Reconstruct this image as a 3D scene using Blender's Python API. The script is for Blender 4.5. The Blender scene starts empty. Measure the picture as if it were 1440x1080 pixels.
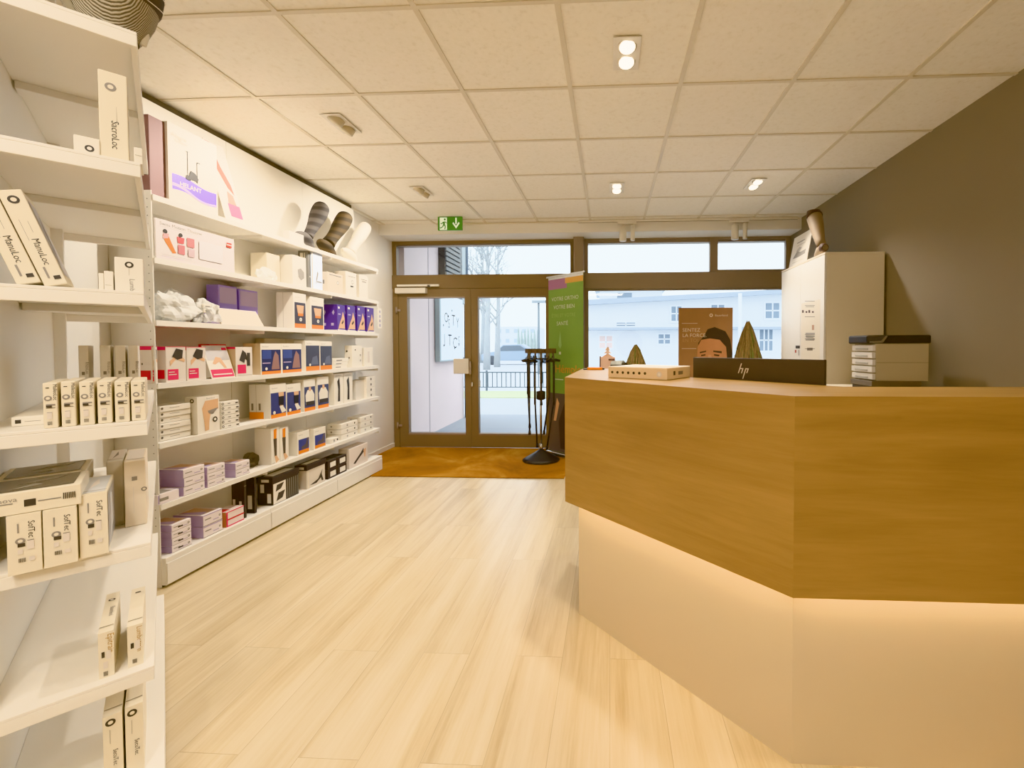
import bpy, bmesh, math, random
from mathutils import Vector, Matrix
random.seed(7)
scene = bpy.context.scene
COL = scene.collection

# ------------------------------------------------------------------ camera
F, CX, CY = 611.32, 827.59, 502.72
YAW, PITCH, ROLL = .0485056, .0249415, -.00202641
H = 1.25
def cam_axes():
    cy, sy = math.cos(YAW), math.sin(YAW); cp, sp = math.cos(PITCH), math.sin(PITCH)
    f = Vector((-sy*cp, cy*cp, -sp)); r = Vector((cy, sy, 0)); u = r.cross(f)
    c, s = math.cos(ROLL), math.sin(ROLL)
    return r*c+u*s, -r*s+u*c, f
CR, CU, CF = cam_axes()
def ray(x, y): return CR*((x-CX)/F) - CU*((y-CY)/F) + CF
def pz(x, y, Z): d = ray(x, y); t = (Z-H)/d.z; return Vector((d.x*t, d.y*t, Z))
def py(x, y, Y): d = ray(x, y); t = Y/d.y; return Vector((d.x*t, Y, H+d.z*t))
def px(x, y, X): d = ray(x, y); t = X/d.x; return Vector((X, d.y*t, H+d.z*t))
EYE = Vector((0, 0, H))
def pp(x, y, P, N):
    d = ray(x, y); t = (P-EYE).dot(N)/d.dot(N); return EYE+d*t
cam = bpy.data.cameras.new('camera'); camo = bpy.data.objects.new('camera', cam); COL.objects.link(camo)
cam.sensor_fit = 'HORIZONTAL'; cam.sensor_width = 36; cam.lens = 36*F/1440
cam.shift_x = (720-CX)/1440; cam.shift_y = (CY-540)/1440
cam.clip_start = .02; cam.clip_end = 500
camo.matrix_world = Matrix(((CR.x, CU.x, -CF.x, 0), (CR.y, CU.y, -CF.y, 0), (CR.z, CU.z, -CF.z, H), (0, 0, 0, 1)))
scene.camera = camo

# ------------------------------------------------------------------ materials
MC = {}
def srgb(c):
    return tuple(((v/255)/12.92 if v/255 <= .04045 else ((v/255+.055)/1.055)**2.4) for v in c)
def M(c, rough=.6, metal=0, emit=0, spec=.5, alpha=1, noise=0, nscale=8, bump=0, name=None):
    key = (c, rough, metal, emit, alpha, noise, nscale, bump, spec)
    if key in MC: return MC[key]
    m = bpy.data.materials.new(name or 'paint'); m.use_nodes = True
    nt = m.node_tree; b = nt.nodes['Principled BSDF']
    col = srgb(c)+(1,)
    b.inputs['Base Color'].default_value = col
    b.inputs['Roughness'].default_value = rough; b.inputs['Metallic'].default_value = metal
    b.inputs['Specular IOR Level'].default_value = spec
    if alpha < 1: b.inputs['Alpha'].default_value = alpha
    if emit: b.inputs['Emission Color'].default_value = col; b.inputs['Emission Strength'].default_value = emit
    if noise or bump:
        tc = nt.nodes.new('ShaderNodeTexCoord'); n = nt.nodes.new('ShaderNodeTexNoise')
        n.inputs['Scale'].default_value = nscale; n.inputs['Detail'].default_value = 4
        nt.links.new(tc.outputs['Object'], n.inputs['Vector'])
        if noise:
            r = nt.nodes.new('ShaderNodeMix'); r.data_type = 'RGBA'
            r.inputs[6].default_value = tuple(v*(1-noise) for v in col[:3])+(1,)
            r.inputs[7].default_value = tuple(min(1, v*(1+noise)) for v in col[:3])+(1,)
            nt.links.new(n.outputs['Fac'], r.inputs[0]); nt.links.new(r.outputs[2], b.inputs['Base Color'])
        if bump:
            bp = nt.nodes.new('ShaderNodeBump'); bp.inputs['Strength'].default_value = bump; bp.inputs['Distance'].default_value = .01
            nt.links.new(n.outputs['Fac'], bp.inputs['Height']); nt.links.new(bp.outputs['Normal'], b.inputs['Normal'])
    MC[key] = m
    return m
def nodes(m):
    nt = m.node_tree; return nt, nt.nodes['Principled BSDF']
def newmat(name):
    m = bpy.data.materials.new(name); m.use_nodes = True; return m
def N(nt, t, **kw):
    n = nt.nodes.new(t)
    for k, v in kw.items(): n.inputs[k].default_value = v
    return n
def ramp(nt, stops):
    r = nt.nodes.new('ShaderNodeValToRGB'); e = r.color_ramp.elements
    while len(e) < len(stops): e.new(.5)
    for i, (p, c) in enumerate(stops): e[i].position = p; e[i].color = srgb(c)+(1,)
    return r

def floor_mat():
    m = newmat('oak_vinyl_planks'); nt, b = nodes(m); L = nt.links.new
    tc = N(nt, 'ShaderNodeTexCoord')
    mp = N(nt, 'ShaderNodeMapping'); mp.inputs['Rotation'].default_value = (0, 0, math.pi/2)
    L(tc.outputs['Object'], mp.inputs['Vector'])
    br = N(nt, 'ShaderNodeTexBrick'); br.offset = .37
    br.inputs['Scale'].default_value = 1; br.inputs['Brick Width'].default_value = 1.25; br.inputs['Row Height'].default_value = .19
    br.inputs['Mortar Size'].default_value = .0012; br.inputs['Mortar Smooth'].default_value = .3
    br.inputs['Color1'].default_value = (.0, .0, .0, 1); br.inputs['Color2'].default_value = (1, 1, 1, 1); br.inputs['Mortar'].default_value = (.5, .5, .5, 1)
    L(mp.outputs[0], br.inputs['Vector'])
    sp = N(nt, 'ShaderNodeMapping'); sp.inputs['Scale'].default_value = (.7, 13, 1)
    L(mp.outputs[0], sp.inputs['Vector'])
    ad = N(nt, 'ShaderNodeVectorMath'); ad.operation = 'ADD'
    sc = N(nt, 'ShaderNodeVectorMath'); sc.operation = 'SCALE'; sc.inputs['Scale'].default_value = 7
    L(br.outputs['Color'], sc.inputs[0]); L(sp.outputs[0], ad.inputs[0]); L(sc.outputs[0], ad.inputs[1])
    n1 = N(nt, 'ShaderNodeTexNoise', Scale=.9, Detail=9, Roughness=.62, Distortion=.15); L(ad.outputs[0], n1.inputs['Vector'])
    n2 = N(nt, 'ShaderNodeTexNoise', Scale=7, Detail=5, Roughness=.65); L(ad.outputs[0], n2.inputs['Vector'])
    mx = N(nt, 'ShaderNodeMath'); mx.operation = 'MULTIPLY_ADD'; mx.inputs[1].default_value = .72
    m2 = N(nt, 'ShaderNodeMath'); m2.operation = 'MULTIPLY'; m2.inputs[1].default_value = .28
    L(n2.outputs['Fac'], m2.inputs[0]); L(n1.outputs['Fac'], mx.inputs[0]); L(m2.outputs[0], mx.inputs[2])
    r = ramp(nt, [(.32, (186, 160, 120)), (.47, (208, 187, 150)), (.62, (222, 204, 172))])
    L(mx.outputs[0], r.inputs[0])
    ov = N(nt, 'ShaderNodeMix'); ov.data_type = 'RGBA'; ov.blend_type = 'MULTIPLY'; 
    mr = N(nt, 'ShaderNodeMath'); mr.operation = 'MULTIPLY'; mr.inputs[1].default_value = .45; L(br.outputs['Fac'], mr.inputs[0]); L(mr.outputs[0], ov.inputs[0])
    L(r.outputs[0], ov.inputs[6]); ov.inputs[7].default_value = (.35, .25, .15, 1)
    pl = N(nt, 'ShaderNodeMix'); pl.data_type = 'RGBA'; pl.blend_type = 'MULTIPLY'; pl.inputs[0].default_value = .10
    L(ov.outputs[2], pl.inputs[6]); L(br.outputs['Color'], pl.inputs[7])
    L(pl.outputs[2], b.inputs['Base Color'])
    b.inputs['Roughness'].default_value = .3; b.inputs['Specular IOR Level'].default_value = .5
    return m
def wood_mat():
    m = newmat('oak_veneer'); nt, b = nodes(m); L = nt.links.new
    tc = N(nt, 'ShaderNodeTexCoord'); mp = N(nt, 'ShaderNodeMapping'); mp.inputs['Scale'].default_value = (1.0, 12, 12)
    L(tc.outputs['Object'], mp.inputs['Vector'])
    n1 = N(nt, 'ShaderNodeTexNoise', Scale=1.3, Detail=9, Roughness=.66, Distortion=.5); L(mp.outputs[0], n1.inputs['Vector'])
    mp2 = N(nt, 'ShaderNodeMapping'); mp2.inputs['Scale'].default_value = (5, 60, 60); L(tc.outputs['Object'], mp2.inputs['Vector'])
    n2 = N(nt, 'ShaderNodeTexNoise', Scale=1, Detail=4, Roughness=.6); L(mp2.outputs[0], n2.inputs['Vector'])
    n3 = N(nt, 'ShaderNodeTexNoise', Scale=1.6, Detail=2); mp3 = N(nt, 'ShaderNodeMapping'); mp3.inputs['Scale'].default_value = (.8, 2.2, 2.2)
    L(tc.outputs['Object'], mp3.inputs['Vector']); L(mp3.outputs[0], n3.inputs['Vector'])
    a = N(nt, 'ShaderNodeMath'); a.operation = 'MULTIPLY_ADD'; a.inputs[1].default_value = .5
    c = N(nt, 'ShaderNodeMath'); c.operation = 'MULTIPLY'; c.inputs[1].default_value = .2
    d = N(nt, 'ShaderNodeMath'); d.operation = 'MULTIPLY_ADD'; d.inputs[1].default_value = .3
    L(n1.outputs['Fac'], a.inputs[0]); L(n2.outputs['Fac'], c.inputs[0]); L(n3.outputs['Fac'], d.inputs[0]); L(c.outputs[0], d.inputs[2]); L(d.outputs[0], a.inputs[2])
    r = ramp(nt, [(.3, (134, 99, 54)), (.48, (159, 121, 70)), (.64, (176, 137, 86))])
    L(a.outputs[0], r.inputs[0])
    # small dark knots
    vo = N(nt, 'ShaderNodeTexVoronoi', Scale=1.0); mp4 = N(nt, 'ShaderNodeMapping'); mp4.inputs['Scale'].default_value = (3.1, 4.2, 4.6); mp4.inputs['Location'].default_value = (.3, .2, .7)
    L(tc.outputs['Object'], mp4.inputs['Vector']); L(mp4.outputs[0], vo.inputs['Vector'])
    kr = ramp(nt, [(0, (120, 120, 120)), (.09, (255, 255, 255))]); L(vo.outputs['Distance'], kr.inputs[0])
    mu = N(nt, 'ShaderNodeMix'); mu.data_type = 'RGBA'; mu.blend_type = 'MULTIPLY'; mu.inputs[0].default_value = .55
    L(r.outputs[0], mu.inputs[6]); L(kr.outputs[0], mu.inputs[7]); L(mu.outputs[2], b.inputs['Base Color'])
    b.inputs['Roughness'].default_value = .38
    return m
def ceiling_mat():
    m = newmat('mineral_tile'); nt, b = nodes(m); L = nt.links.new
    tc = N(nt, 'ShaderNodeTexCoord')
    n = N(nt, 'ShaderNodeTexNoise', Scale=45, Detail=3); L(tc.outputs['Object'], n.inputs['Vector'])
    r = ramp(nt, [(.28, (240, 233, 218)), (.42, (247, 241, 228)), (.7, (250, 244, 232))]); L(n.outputs['Fac'], r.inputs[0])
    L(r.outputs[0], b.inputs['Base Color']); b.inputs['Roughness'].default_value = .9
    bp = N(nt, 'ShaderNodeBump'); bp.inputs['Strength'].default_value = .25; bp.inputs['Distance'].default_value = .004
    L(n.outputs['Fac'], bp.inputs['Height']); L(bp.outputs[0], b.inputs['Normal'])
    return m
def mat_mat():
    m = newmat('coir'); nt, b = nodes(m); L = nt.links.new
    tc = N(nt, 'ShaderNodeTexCoord')
    n = N(nt, 'ShaderNodeTexNoise', Scale=1.6, Detail=7, Roughness=.65, Distortion=.6); L(tc.outputs['Object'], n.inputs['Vector'])
    n2 = N(nt, 'ShaderNodeTexNoise', Scale=160, Detail=2); L(tc.outputs['Object'], n2.inputs['Vector'])
    r = ramp(nt, [(.32, (118, 70, 14)), (.5, (150, 92, 22)), (.62, (176, 124, 58)), (.75, (196, 150, 92))]); L(n.outputs['Fac'], r.inputs[0])
    L(r.outputs[0], b.inputs['Base Color']); b.inputs['Roughness'].default_value = .95; b.inputs['Specular IOR Level'].default_value = .1
    bp = N(nt, 'ShaderNodeBump'); bp.inputs['Strength'].default_value = .5; bp.inputs['Distance'].default_value = .004
    L(n2.outputs['Fac'], bp.inputs['Height']); L(bp.outputs[0], b.inputs['Normal'])
    return m
def glass_mat(name='clear_glass', tint=(.97, .985, .98), refl=1.0):
    m = bpy.data.materials.new(name); m.use_nodes = True; nt = m.node_tree; nt.nodes.clear(); L = nt.links.new
    o = nt.nodes.new('ShaderNodeOutputMaterial'); t = nt.nodes.new('ShaderNodeBsdfTransparent'); g = nt.nodes.new('ShaderNodeBsdfGlossy')
    t.inputs[0].default_value = tint+(1,); g.inputs['Roughness'].default_value = .02
    lw = nt.nodes.new('ShaderNodeFresnel'); lw.inputs[0].default_value = 1.35
    mu = nt.nodes.new('ShaderNodeMath'); mu.operation = 'MULTIPLY'; mu.inputs[1].default_value = refl
    L(lw.outputs[0], mu.inputs[0]); mx = nt.nodes.new('ShaderNodeMixShader')
    L(mu.outputs[0], mx.inputs[0]); L(t.outputs[0], mx.inputs[1]); L(g.outputs[0], mx.inputs[2]); L(mx.outputs[0], o.inputs[0])
    return m
def film_mat():
    m = glass_mat('crinkled_plastic', (.9, .91, .9), 1.0); nt = m.node_tree
    d = nt.nodes.new('ShaderNodeBsdfDiffuse'); d.inputs[0].default_value = (.92, .92, .9, 1)
    mx = nt.nodes.new('ShaderNodeMixShader'); mx.inputs[0].default_value = .65
    o = [n for n in nt.nodes if n.type == 'OUTPUT_MATERIAL'][0]; src = o.inputs[0].links[0].from_socket
    nt.links.new(src, mx.inputs[1]); nt.links.new(d.outputs[0], mx.inputs[2]); nt.links.new(mx.outputs[0], o.inputs[0])
    return m
def knit_mat(name, c1, c2, scale, axis='Z', rough=.85, dist=0):
    m = newmat(name); nt, b = nodes(m); L = nt.links.new
    tc = N(nt, 'ShaderNodeTexCoord'); w = nt.nodes.new('ShaderNodeTexWave'); w.bands_direction = axis; w.inputs['Scale'].default_value = scale
    w.inputs['Distortion'].default_value = dist; L(tc.outputs['Object'], w.inputs['Vector'])
    r = ramp(nt, [(.25, c1), (.75, c2)]); L(w.outputs['Fac'], r.inputs[0]); L(r.outputs[0], b.inputs['Base Color'])
    b.inputs['Roughness'].default_value = rough
    bp = N(nt, 'ShaderNodeBump'); bp.inputs['Strength'].default_value = .3; bp.inputs['Distance'].default_value = .003
    L(w.outputs['Fac'], bp.inputs['Height']); L(bp.outputs[0], b.inputs['Normal'])
    return m
FLOOR, WOOD, CEIL, COIR, GLASS, FILM = floor_mat(), wood_mat(), ceiling_mat(), mat_mat(), glass_mat(), film_mat()
WHITE = M((238, 234, 226), .45, name='white_laminate')
WALLW = M((236, 232, 224), .8, noise=.015, nscale=3, name='white_plaster')
TAUPE = M((132, 123, 110), .85, noise=.03, nscale=2, name='taupe_plaster')
BRONZE = M((124, 104, 78), .45, .1, name='bronze_aluminium')
BRONZED = M((150, 136, 124), .5, .05, name='dark_bronze_aluminium')
CARD = M((240, 234, 222), .55, name='white_card'); CARDY = M((234, 224, 202), .6, name='cream_card')
INK = M((60, 56, 54), .6, name='dark_ink'); GREYINK = M((140, 134, 128), .6, name='grey_ink'); LINE = M((150, 140, 120), .8, name='seam_line')
ORANGE = M((235, 130, 30), .5, name='orange_print'); NAVY = M((45, 50, 92), .45, name='navy_print'); PURPLE = M((78, 55, 140), .45, name='purple_print')
PINK = M((222, 50, 92), .5, name='pink_print'); RED = M((205, 30, 50), .5, name='red_print'); SKIN = M((226, 178, 138), .6, name='skin_print')
LILAC = M((184, 166, 204), .5, name='lilac_print'); MAUVE = M((132, 98, 98), .6, name='mauve_print'); VIOLET = M((160, 142, 220), .5, name='violet_print')
BLACK = M((38, 34, 34), .45, name='black_plastic'); BLACKCARD = M((46, 38, 40), .5, name='black_card'); CHROME = M((200, 200, 198), .2, .9, name='chrome')
GREYM = M((120, 118, 114), .5, name='grey_plastic')

# ------------------------------------------------------------------ mesh builder
TXT = {}
def text_geo(s):
    if s not in TXT:
        c = bpy.data.curves.new('lettering', 'FONT'); c.body = s; c.size = 1; c.resolution_u = 2
        o = bpy.data.objects.new('lettering', c); me = o.to_mesh()
        TXT[s] = ([v.co.copy() for v in me.vertices], [tuple(p.vertices) for p in me.polygons])
        o.to_mesh_clear(); bpy.data.objects.remove(o); bpy.data.curves.remove(c)
    return TXT[s]
class MB:
    def __init__(s): s.v = []; s.f = []; s.m = []; s.mats = []; s.sm = []
    def mi(s, m):
        if m not in s.mats: s.mats.append(m)
        return s.mats.index(m)
    def add(s, vs, fs, m, smooth=False, T=None):
        b = len(s.v); s.v += [(T @ Vector(p)) if T else Vector(p) for p in vs]
        for f in fs: s.f.append(tuple(b+i for i in f)); s.m.append(s.mi(m)); s.sm.append(smooth)
        return s
    def quad(s, p, m): return s.add(p, [tuple(range(len(p)))], m)
    def box(s, x0, x1, y0, y1, z0, z1, m, T=None):
        vs = [(x0, y0, z0), (x1, y0, z0), (x1, y1, z0), (x0, y1, z0), (x0, y0, z1), (x1, y0, z1), (x1, y1, z1), (x0, y1, z1)]
        return s.add(vs, [(0, 3, 2, 1), (4, 5, 6, 7), (0, 1, 5, 4), (1, 2, 6, 5), (2, 3, 7, 6), (3, 0, 4, 7)], m, False, T)
    def prism(s, poly, z0, z1, m, T=None):
        n = len(poly); vs = [(x, y, z0) for x, y in poly]+[(x, y, z1) for x, y in poly]
        a = sum(poly[i][0]*poly[(i+1) % n][1]-poly[(i+1) % n][0]*poly[i][1] for i in range(n))
        fs = [tuple(range(n-1, -1, -1)), tuple(range(n, 2*n))]+[(i, (i+1) % n, n+(i+1) % n, n+i) for i in range(n)]
        if a < 0: fs = [tuple(reversed(f)) for f in fs]
        return s.add(vs, fs, m, False, T)
    def loft(s, pts, rad, m, n=14, smooth=True, flat=1.0, up=(0, 0, 1), caps=True, T=None):
        vs = []; fs = []; P = [Vector(p) for p in pts]; pu = None
        for i, p in enumerate(P):
            t = (P[min(i+1, len(P)-1)]-P[max(i-1, 0)]).normalized()
            u = Vector(up) if abs(t.dot(Vector(up))) < .95 else Vector((1, 0, 0))
            if pu is not None: u = pu
            a = (u-t*u.dot(t)).normalized(); b = t.cross(a); pu = a
            r = rad[i] if isinstance(rad, (list, tuple)) else rad
            for k in range(n):
                an = 2*math.pi*k/n; vs.append(p+a*(r*math.cos(an))+b*(r*flat*math.sin(an)))
        for i in range(len(P)-1):
            for k in range(n):
                k2 = (k+1) % n; fs.append((i*n+k, i*n+k2, (i+1)*n+k2, (i+1)*n+k))
        s.add(vs, fs, m, smooth, T)
        if caps:
            b = len(s.v)-len(vs); k = s.mi(m)
            s.f.append(tuple(b+i for i in range(n-1, -1, -1))); s.f.append(tuple(b+(len(P)-1)*n+i for i in range(n))); s.m += [k, k]; s.sm += [False, False]
        return s
    def lathe(s, prof, m, n=24, c=(0, 0, 0), smooth=True, T=None):
        vs = []; fs = []
        for r, z in prof:
            for k in range(n): a = 2*math.pi*k/n; vs.append((c[0]+r*math.cos(a), c[1]+r*math.sin(a), c[2]+z))
        for i in range(len(prof)-1):
            for k in range(n): k2 = (k+1) % n; fs.append((i*n+k, i*n+k2, (i+1)*n+k2, (i+1)*n+k))
        fs.append(tuple(range(n-1, -1, -1))); fs.append(tuple((len(prof)-1)*n+i for i in range(n)))
        return s.add(vs, fs, m, smooth, T)
    def text(s, t, O, U, V, size, m, align='l', sx=1):
        O, U, V = Vector(O), Vector(U).normalized(), Vector(V).normalized(); vs, fs = text_geo(t)
        if not vs: return s
        w = max(v.x for v in vs); off = {'l': 0, 'c': -w/2, 'r': -w}[align]
        return s.add([O+U*((v.x+off)*size*sx)+V*(v.y*size) for v in vs], fs, m)
    def disc(s, O, U, V, r, m, n=16, r2=None):
        O, U, V = Vector(O), Vector(U), Vector(V); r2 = r2 or r
        return s.quad([O+U*(r*math.cos(2*math.pi*k/n))+V*(r2*math.sin(2*math.pi*k/n)) for k in range(n)], m)
    def build(s, name, parent=None, loc=None, rotz=0, bevel=0, rot=None):
        me = bpy.data.meshes.new(name); me.from_pydata([tuple(v) for v in s.v], [], s.f)
        for m in s.mats: me.materials.append(m)
        me.polygons.foreach_set('material_index', s.m); me.polygons.foreach_set('use_smooth', s.sm); me.update()
        o = bpy.data.objects.new(name, me); COL.objects.link(o)
        if loc is not None: o.location = loc
        if rotz: o.rotation_euler.z = rotz
        if rot: o.rotation_euler = rot
        if parent: o.parent = parent
        if bevel:
            b = o.modifiers.new('bevel', 'BEVEL'); b.width = bevel; b.segments = 2; b.limit_method = 'ANGLE'; b.angle_limit = math.radians(50)
        return o
def tag(o, label, cat, group=None):
    o['label'] = label; o['category'] = cat
    if group: o['group'] = group
    return o
def thing(name, label, cat, loc=(0, 0, 0), rotz=0, group=None):
    o = bpy.data.objects.new(name, None); COL.objects.link(o); o.location = loc; o.rotation_euler.z = rotz; o.empty_display_size = .1
    return tag(o, label, cat, group)
def struct(name, mb, bevel=0, parent=None):
    o = mb.build(name, parent, bevel=bevel)
    if not parent: o['kind'] = 'structure'
    return o
EPS = .0006
def decorate(mb, w, d, h, deco):
    faces = {'F': (Vector((0, -EPS, 0)), Vector((1, 0, 0)), Vector((0, 0, 1)), w, h),
             'L': (Vector((-EPS, d, 0)), Vector((0, -1, 0)), Vector((0, 0, 1)), d, h),
             'R': (Vector((w+EPS, 0, 0)), Vector((0, 1, 0)), Vector((0, 0, 1)), d, h),
             'T': (Vector((0, 0, h+EPS)), Vector((1, 0, 0)), Vector((0, 1, 0)), w, d)}
    lift = {}
    for e in deco:
        f = e[0]; O, U, V, W, Hh = faces[f[0]]; nrm = U.cross(V)
        lift[f[0]] = lift.get(f[0], 0)+(1 if not (len(f) == 2 and f[1] == 'P' and len(e[1]) == 4 and len(deco) > 30) else .12); O = O+nrm*(lift[f[0]]*.0003 if W*Hh > .02 else lift[f[0]]*.00015)
        if len(f) == 1:      # rectangle
            _, u0, v0, u1, v1, m = e
            mb.quad([O+U*(W*u0)+V*(Hh*v0), O+U*(W*u1)+V*(Hh*v0), O+U*(W*u1)+V*(Hh*v1), O+U*(W*u0)+V*(Hh*v1)], m)
        elif f[1] == 'T':    # horizontal text u,v,size(m)
            _, t, u, v, sz, m = e; mb.text(t, O+U*(W*u)+V*(Hh*v), U, V, sz, m)
        elif f[1] == 'V':    # vertical text reading downwards
            _, t, u, v, sz, m = e; mb.text(t, O+U*(W*u)+V*(Hh*v), -V, U, sz, m)
        elif f[1] == 'O':    # ring
            _, u, v, r, m, m2 = e; c = O+U*(W*u)+V*(Hh*v); mb.disc(c, U, V, r, m); mb.disc(c+nrm*.0001, U, V, r*.5, m2)
        elif f[1] == 'P':    # polygon
            _, pts, m = e; mb.quad([O+U*(W*a)+V*(Hh*b) for a, b in pts], m)
def carton(w, d, h, body, deco=(), name='carton', loc=(0, 0, 0), rotz=0, seams=True, tilt=None, parent=None):
    mb = MB(); mb.box(0, w, 0, d, 0, h, body)
    dd = list(deco)
    if seams and h > .05: dd += [('T', .03, .12, .97, .12+.004/max(d, .02), LINE)]
    decorate(mb, w, d, h, dd)
    o = mb.build(name, parent, loc, rotz, bevel=min(.0025, .1*min(w, d, h)))
    if tilt: o.rotation_euler = (tilt[0], tilt[1], rotz)
    return o

# ------------------------------------------------------------------ room shell
XL, XR, YW, YB, ZC = -2.68, 2.13, 5.3, -2.6, 2.67
struct('floor', MB().box(XL-.2, XR+.2, YB, YW+.06, -.08, 0, FLOOR))
grid = MB(); TS, X0, Y0 = .6, -2.0157, 1.8187
grid.box(XL-.1, XR+.1, YB, YW+.1, ZC+.006, ZC+.1, CEIL)
TB = M((222, 212, 192), .5, name='white_t_bar')
for i in range(-2, 9):
    x = X0+TS*i
    if XL < x < XR: grid.box(x-.012, x+.012, YB, 4.97, ZC, ZC+.006, TB)
for j in range(-8, 6):
    y = Y0+TS*j
    if YB < y < 4.95:
        for i in range(-2, 8):
            xa, xb = max(XL, X0+TS*i+.012), min(XR, X0+TS*(i+1)-.012)
            if xb > xa: grid.box(xa, xb, y-.010, y+.010, ZC, ZC+.0055, TB)
struct('ceiling', grid)
struct('wall_left', MB().box(XL-.12, XL, YB, YW+.1, 0, ZC+.1, WALLW))
struct('wall_right', MB().box(XR, XR+.12, YB, YW+.1, 0, ZC+.1, TAUPE))
struct('wall_back', MB().box(XL, XR, YB-.12, YB, 0, ZC+.1, WALLW))
struct('wall_front', MB().box(XL, XR, 4.97, YW+.1, 2.55, ZC+.006, WALLW).box(XL, XR, YW, YW+.1, 2.5, 2.552, BRONZED)
       .box(-.30, XR, YW-.02, YW+.12, 0, .45, WALLW))
struct('trim_1', MB().box(-2.0, 2.1, 4.955, 4.97, 2.66, 2.672, TB))
struct('baseboard_right', MB().box(XR-.015, XR, YB, YW, 0, .07, TAUPE))
struct('baseboard_left', MB().box(XL, XL+.012, 4.3, YW-.04, 0, .06, WHITE))

# window wall ------------------------------------------------------
def wx(x, y=450): return py(x, y, YW).x
def wz(y, x=700): return py(x, y, YW).z
def glazed(name, x0, x1, z0, z1, fr=.045, m=BRONZE, d0=YW-.03, d1=YW+.03):
    mb = MB()
    mb.box(x0, x1, d0, d1, z0, z0+fr, m).box(x0, x1, d0, d1, z1-fr, z1, m).box(x0, x0+fr, d0, d1, z0+fr, z1-fr, m).box(x1-fr, x1, d0, d1, z0+fr, z1-fr, m)
    o = struct(name, mb); o['kind'] = 'structure'
    g = MB().box(x0+fr*.8, x1-fr*.8, YW+.004, YW+.012, z0+fr*.8, z1-fr*.8, GLASS).build('glass_pane', o)
    return o
xa, xm0, xm1, xb = -2.678, -.425, -.305, XR
z_h, z_t1, z_t0 = 2.56, 2.135, 1.965     # head, transom top, transom bottom
glazed('window_1', xa, xm0, z_t1-.05, z_h, .05)
glazed('window_2', xm1, 1.24, z_t1-.05, z_h+.02, .045, BRONZED)
glazed('window_3', 1.24, xb, z_t1-.02, z_h+.01, .05, BRONZED)
glazed('window_4', xm1, xb, .45, z_t0+.01, .05, BRONZED)
struct('trim_2', MB().box(xa, xm0, YW-.05, YW+.04, z_t0, z_t1, BRONZE), .006)
struct('trim_3', MB().box(xm1, xb, YW-.05, YW+.04, z_t0-.02, z_t1+.005, BRONZED), .006)
struct('trim_4', MB().box(xm0, xm1, YW-.14, YW+.06, 0, 2.6, BRONZED), .008)
# doors
def door(name, x0, x1, hinge_left):
    mb = MB(); zt = z_t0-.004; d0, d1 = YW-.045, YW+.025
    sl = .11 if hinge_left else .085; sr = .075 if hinge_left else .075
    mb.box(x0, x0+sl, d0, d1, .012, zt, BRONZE).box(x1-sr, x1, d0, d1, .012, zt, BRONZE)
    mb.box(x0+sl, x1-sr, d0, d1, .012, .185, BRONZE).box(x0+sl, x1-sr, d0, d1, zt-.11, zt, BRONZE)
    mb.box(x0+sl, x1-sr, d0-.004, d0, .165, .185, BRONZED).box(x0+sl, x1-sr, d0-.004, d0, zt-.11, zt-.095, BRONZED)
    o = struct(name, mb)
    MB().box(x0+sl-.01, x1-sr+.01, YW+.0, YW+.008, .18, zt-.1, GLASS).build('glass_pane', o)
    return o
xd = -1.697
d1 = door('door_1', -2.60, xd, True); d2 = door('door_2', xd+.004, -.70, False)
MB().box(-2.67, -2.604, YW-.05, YW+.04, 0, z_t0-.002, BRONZE).build('door_jamb', d1)
MB().box(-.696, xm0+.0, YW-.05, YW+.04, 0, z_t0-.002, BRONZE).build('door_jamb', d2)
h = MB(); c = py(603, 408, YW-.08)
h.box(wx(562), wx(604), YW-.115, YW-.05, wz(413), wz(405.5), M((222, 214, 198), .4)); h.box(wx(564), wx(622), YW-.1, YW-.075, wz(403.5), wz(400.5), M((230, 222, 206), .4))
h.box(wx(606), wx(610), YW-.1, YW-.045, wz(404), wz(401), GREYM)
h.build('door_closer', d1, bevel=.003)
h = MB(); h.box(wx(641), wx(662), YW-.10, YW-.05, wz(525), wz(504), M((214, 206, 192), .5)); h.box(wx(662), wx(665), YW-.085, YW-.045, wz(526), wz(508), BRONZED)
h.build('lock_box', d1, bevel=.004)
h = MB(); h.box(wx(674.5), wx(677), YW-.07, YW-.045, wz(543), wz(534), CHROME); h.build('door_handle', d2, bevel=.003)
h = MB(); h.box(wx(664), wx(666.5), YW-.06, YW-.045, wz(543), wz(537), CHROME); h.build('lock_cylinder', d1, bevel=.002)
for zz in (wz(436), wz(598)):
    MB().lathe([(.012, -.04), (.012, .04)], BRONZED, 10, (-2.62, YW-.06, zz)).box(-2.63, -2.57, YW-.06, YW-.04, zz-.012, zz+.012, BRONZED).build('hinge', d1)

o = MB().box(XL+.005, -.43, 4.06, YW-.06, .001, .012, COIR).build('entrance_mat', bevel=.003)
tag(o, 'ochre brown coir entrance mat in front of the glass doors', 'mat')

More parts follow.
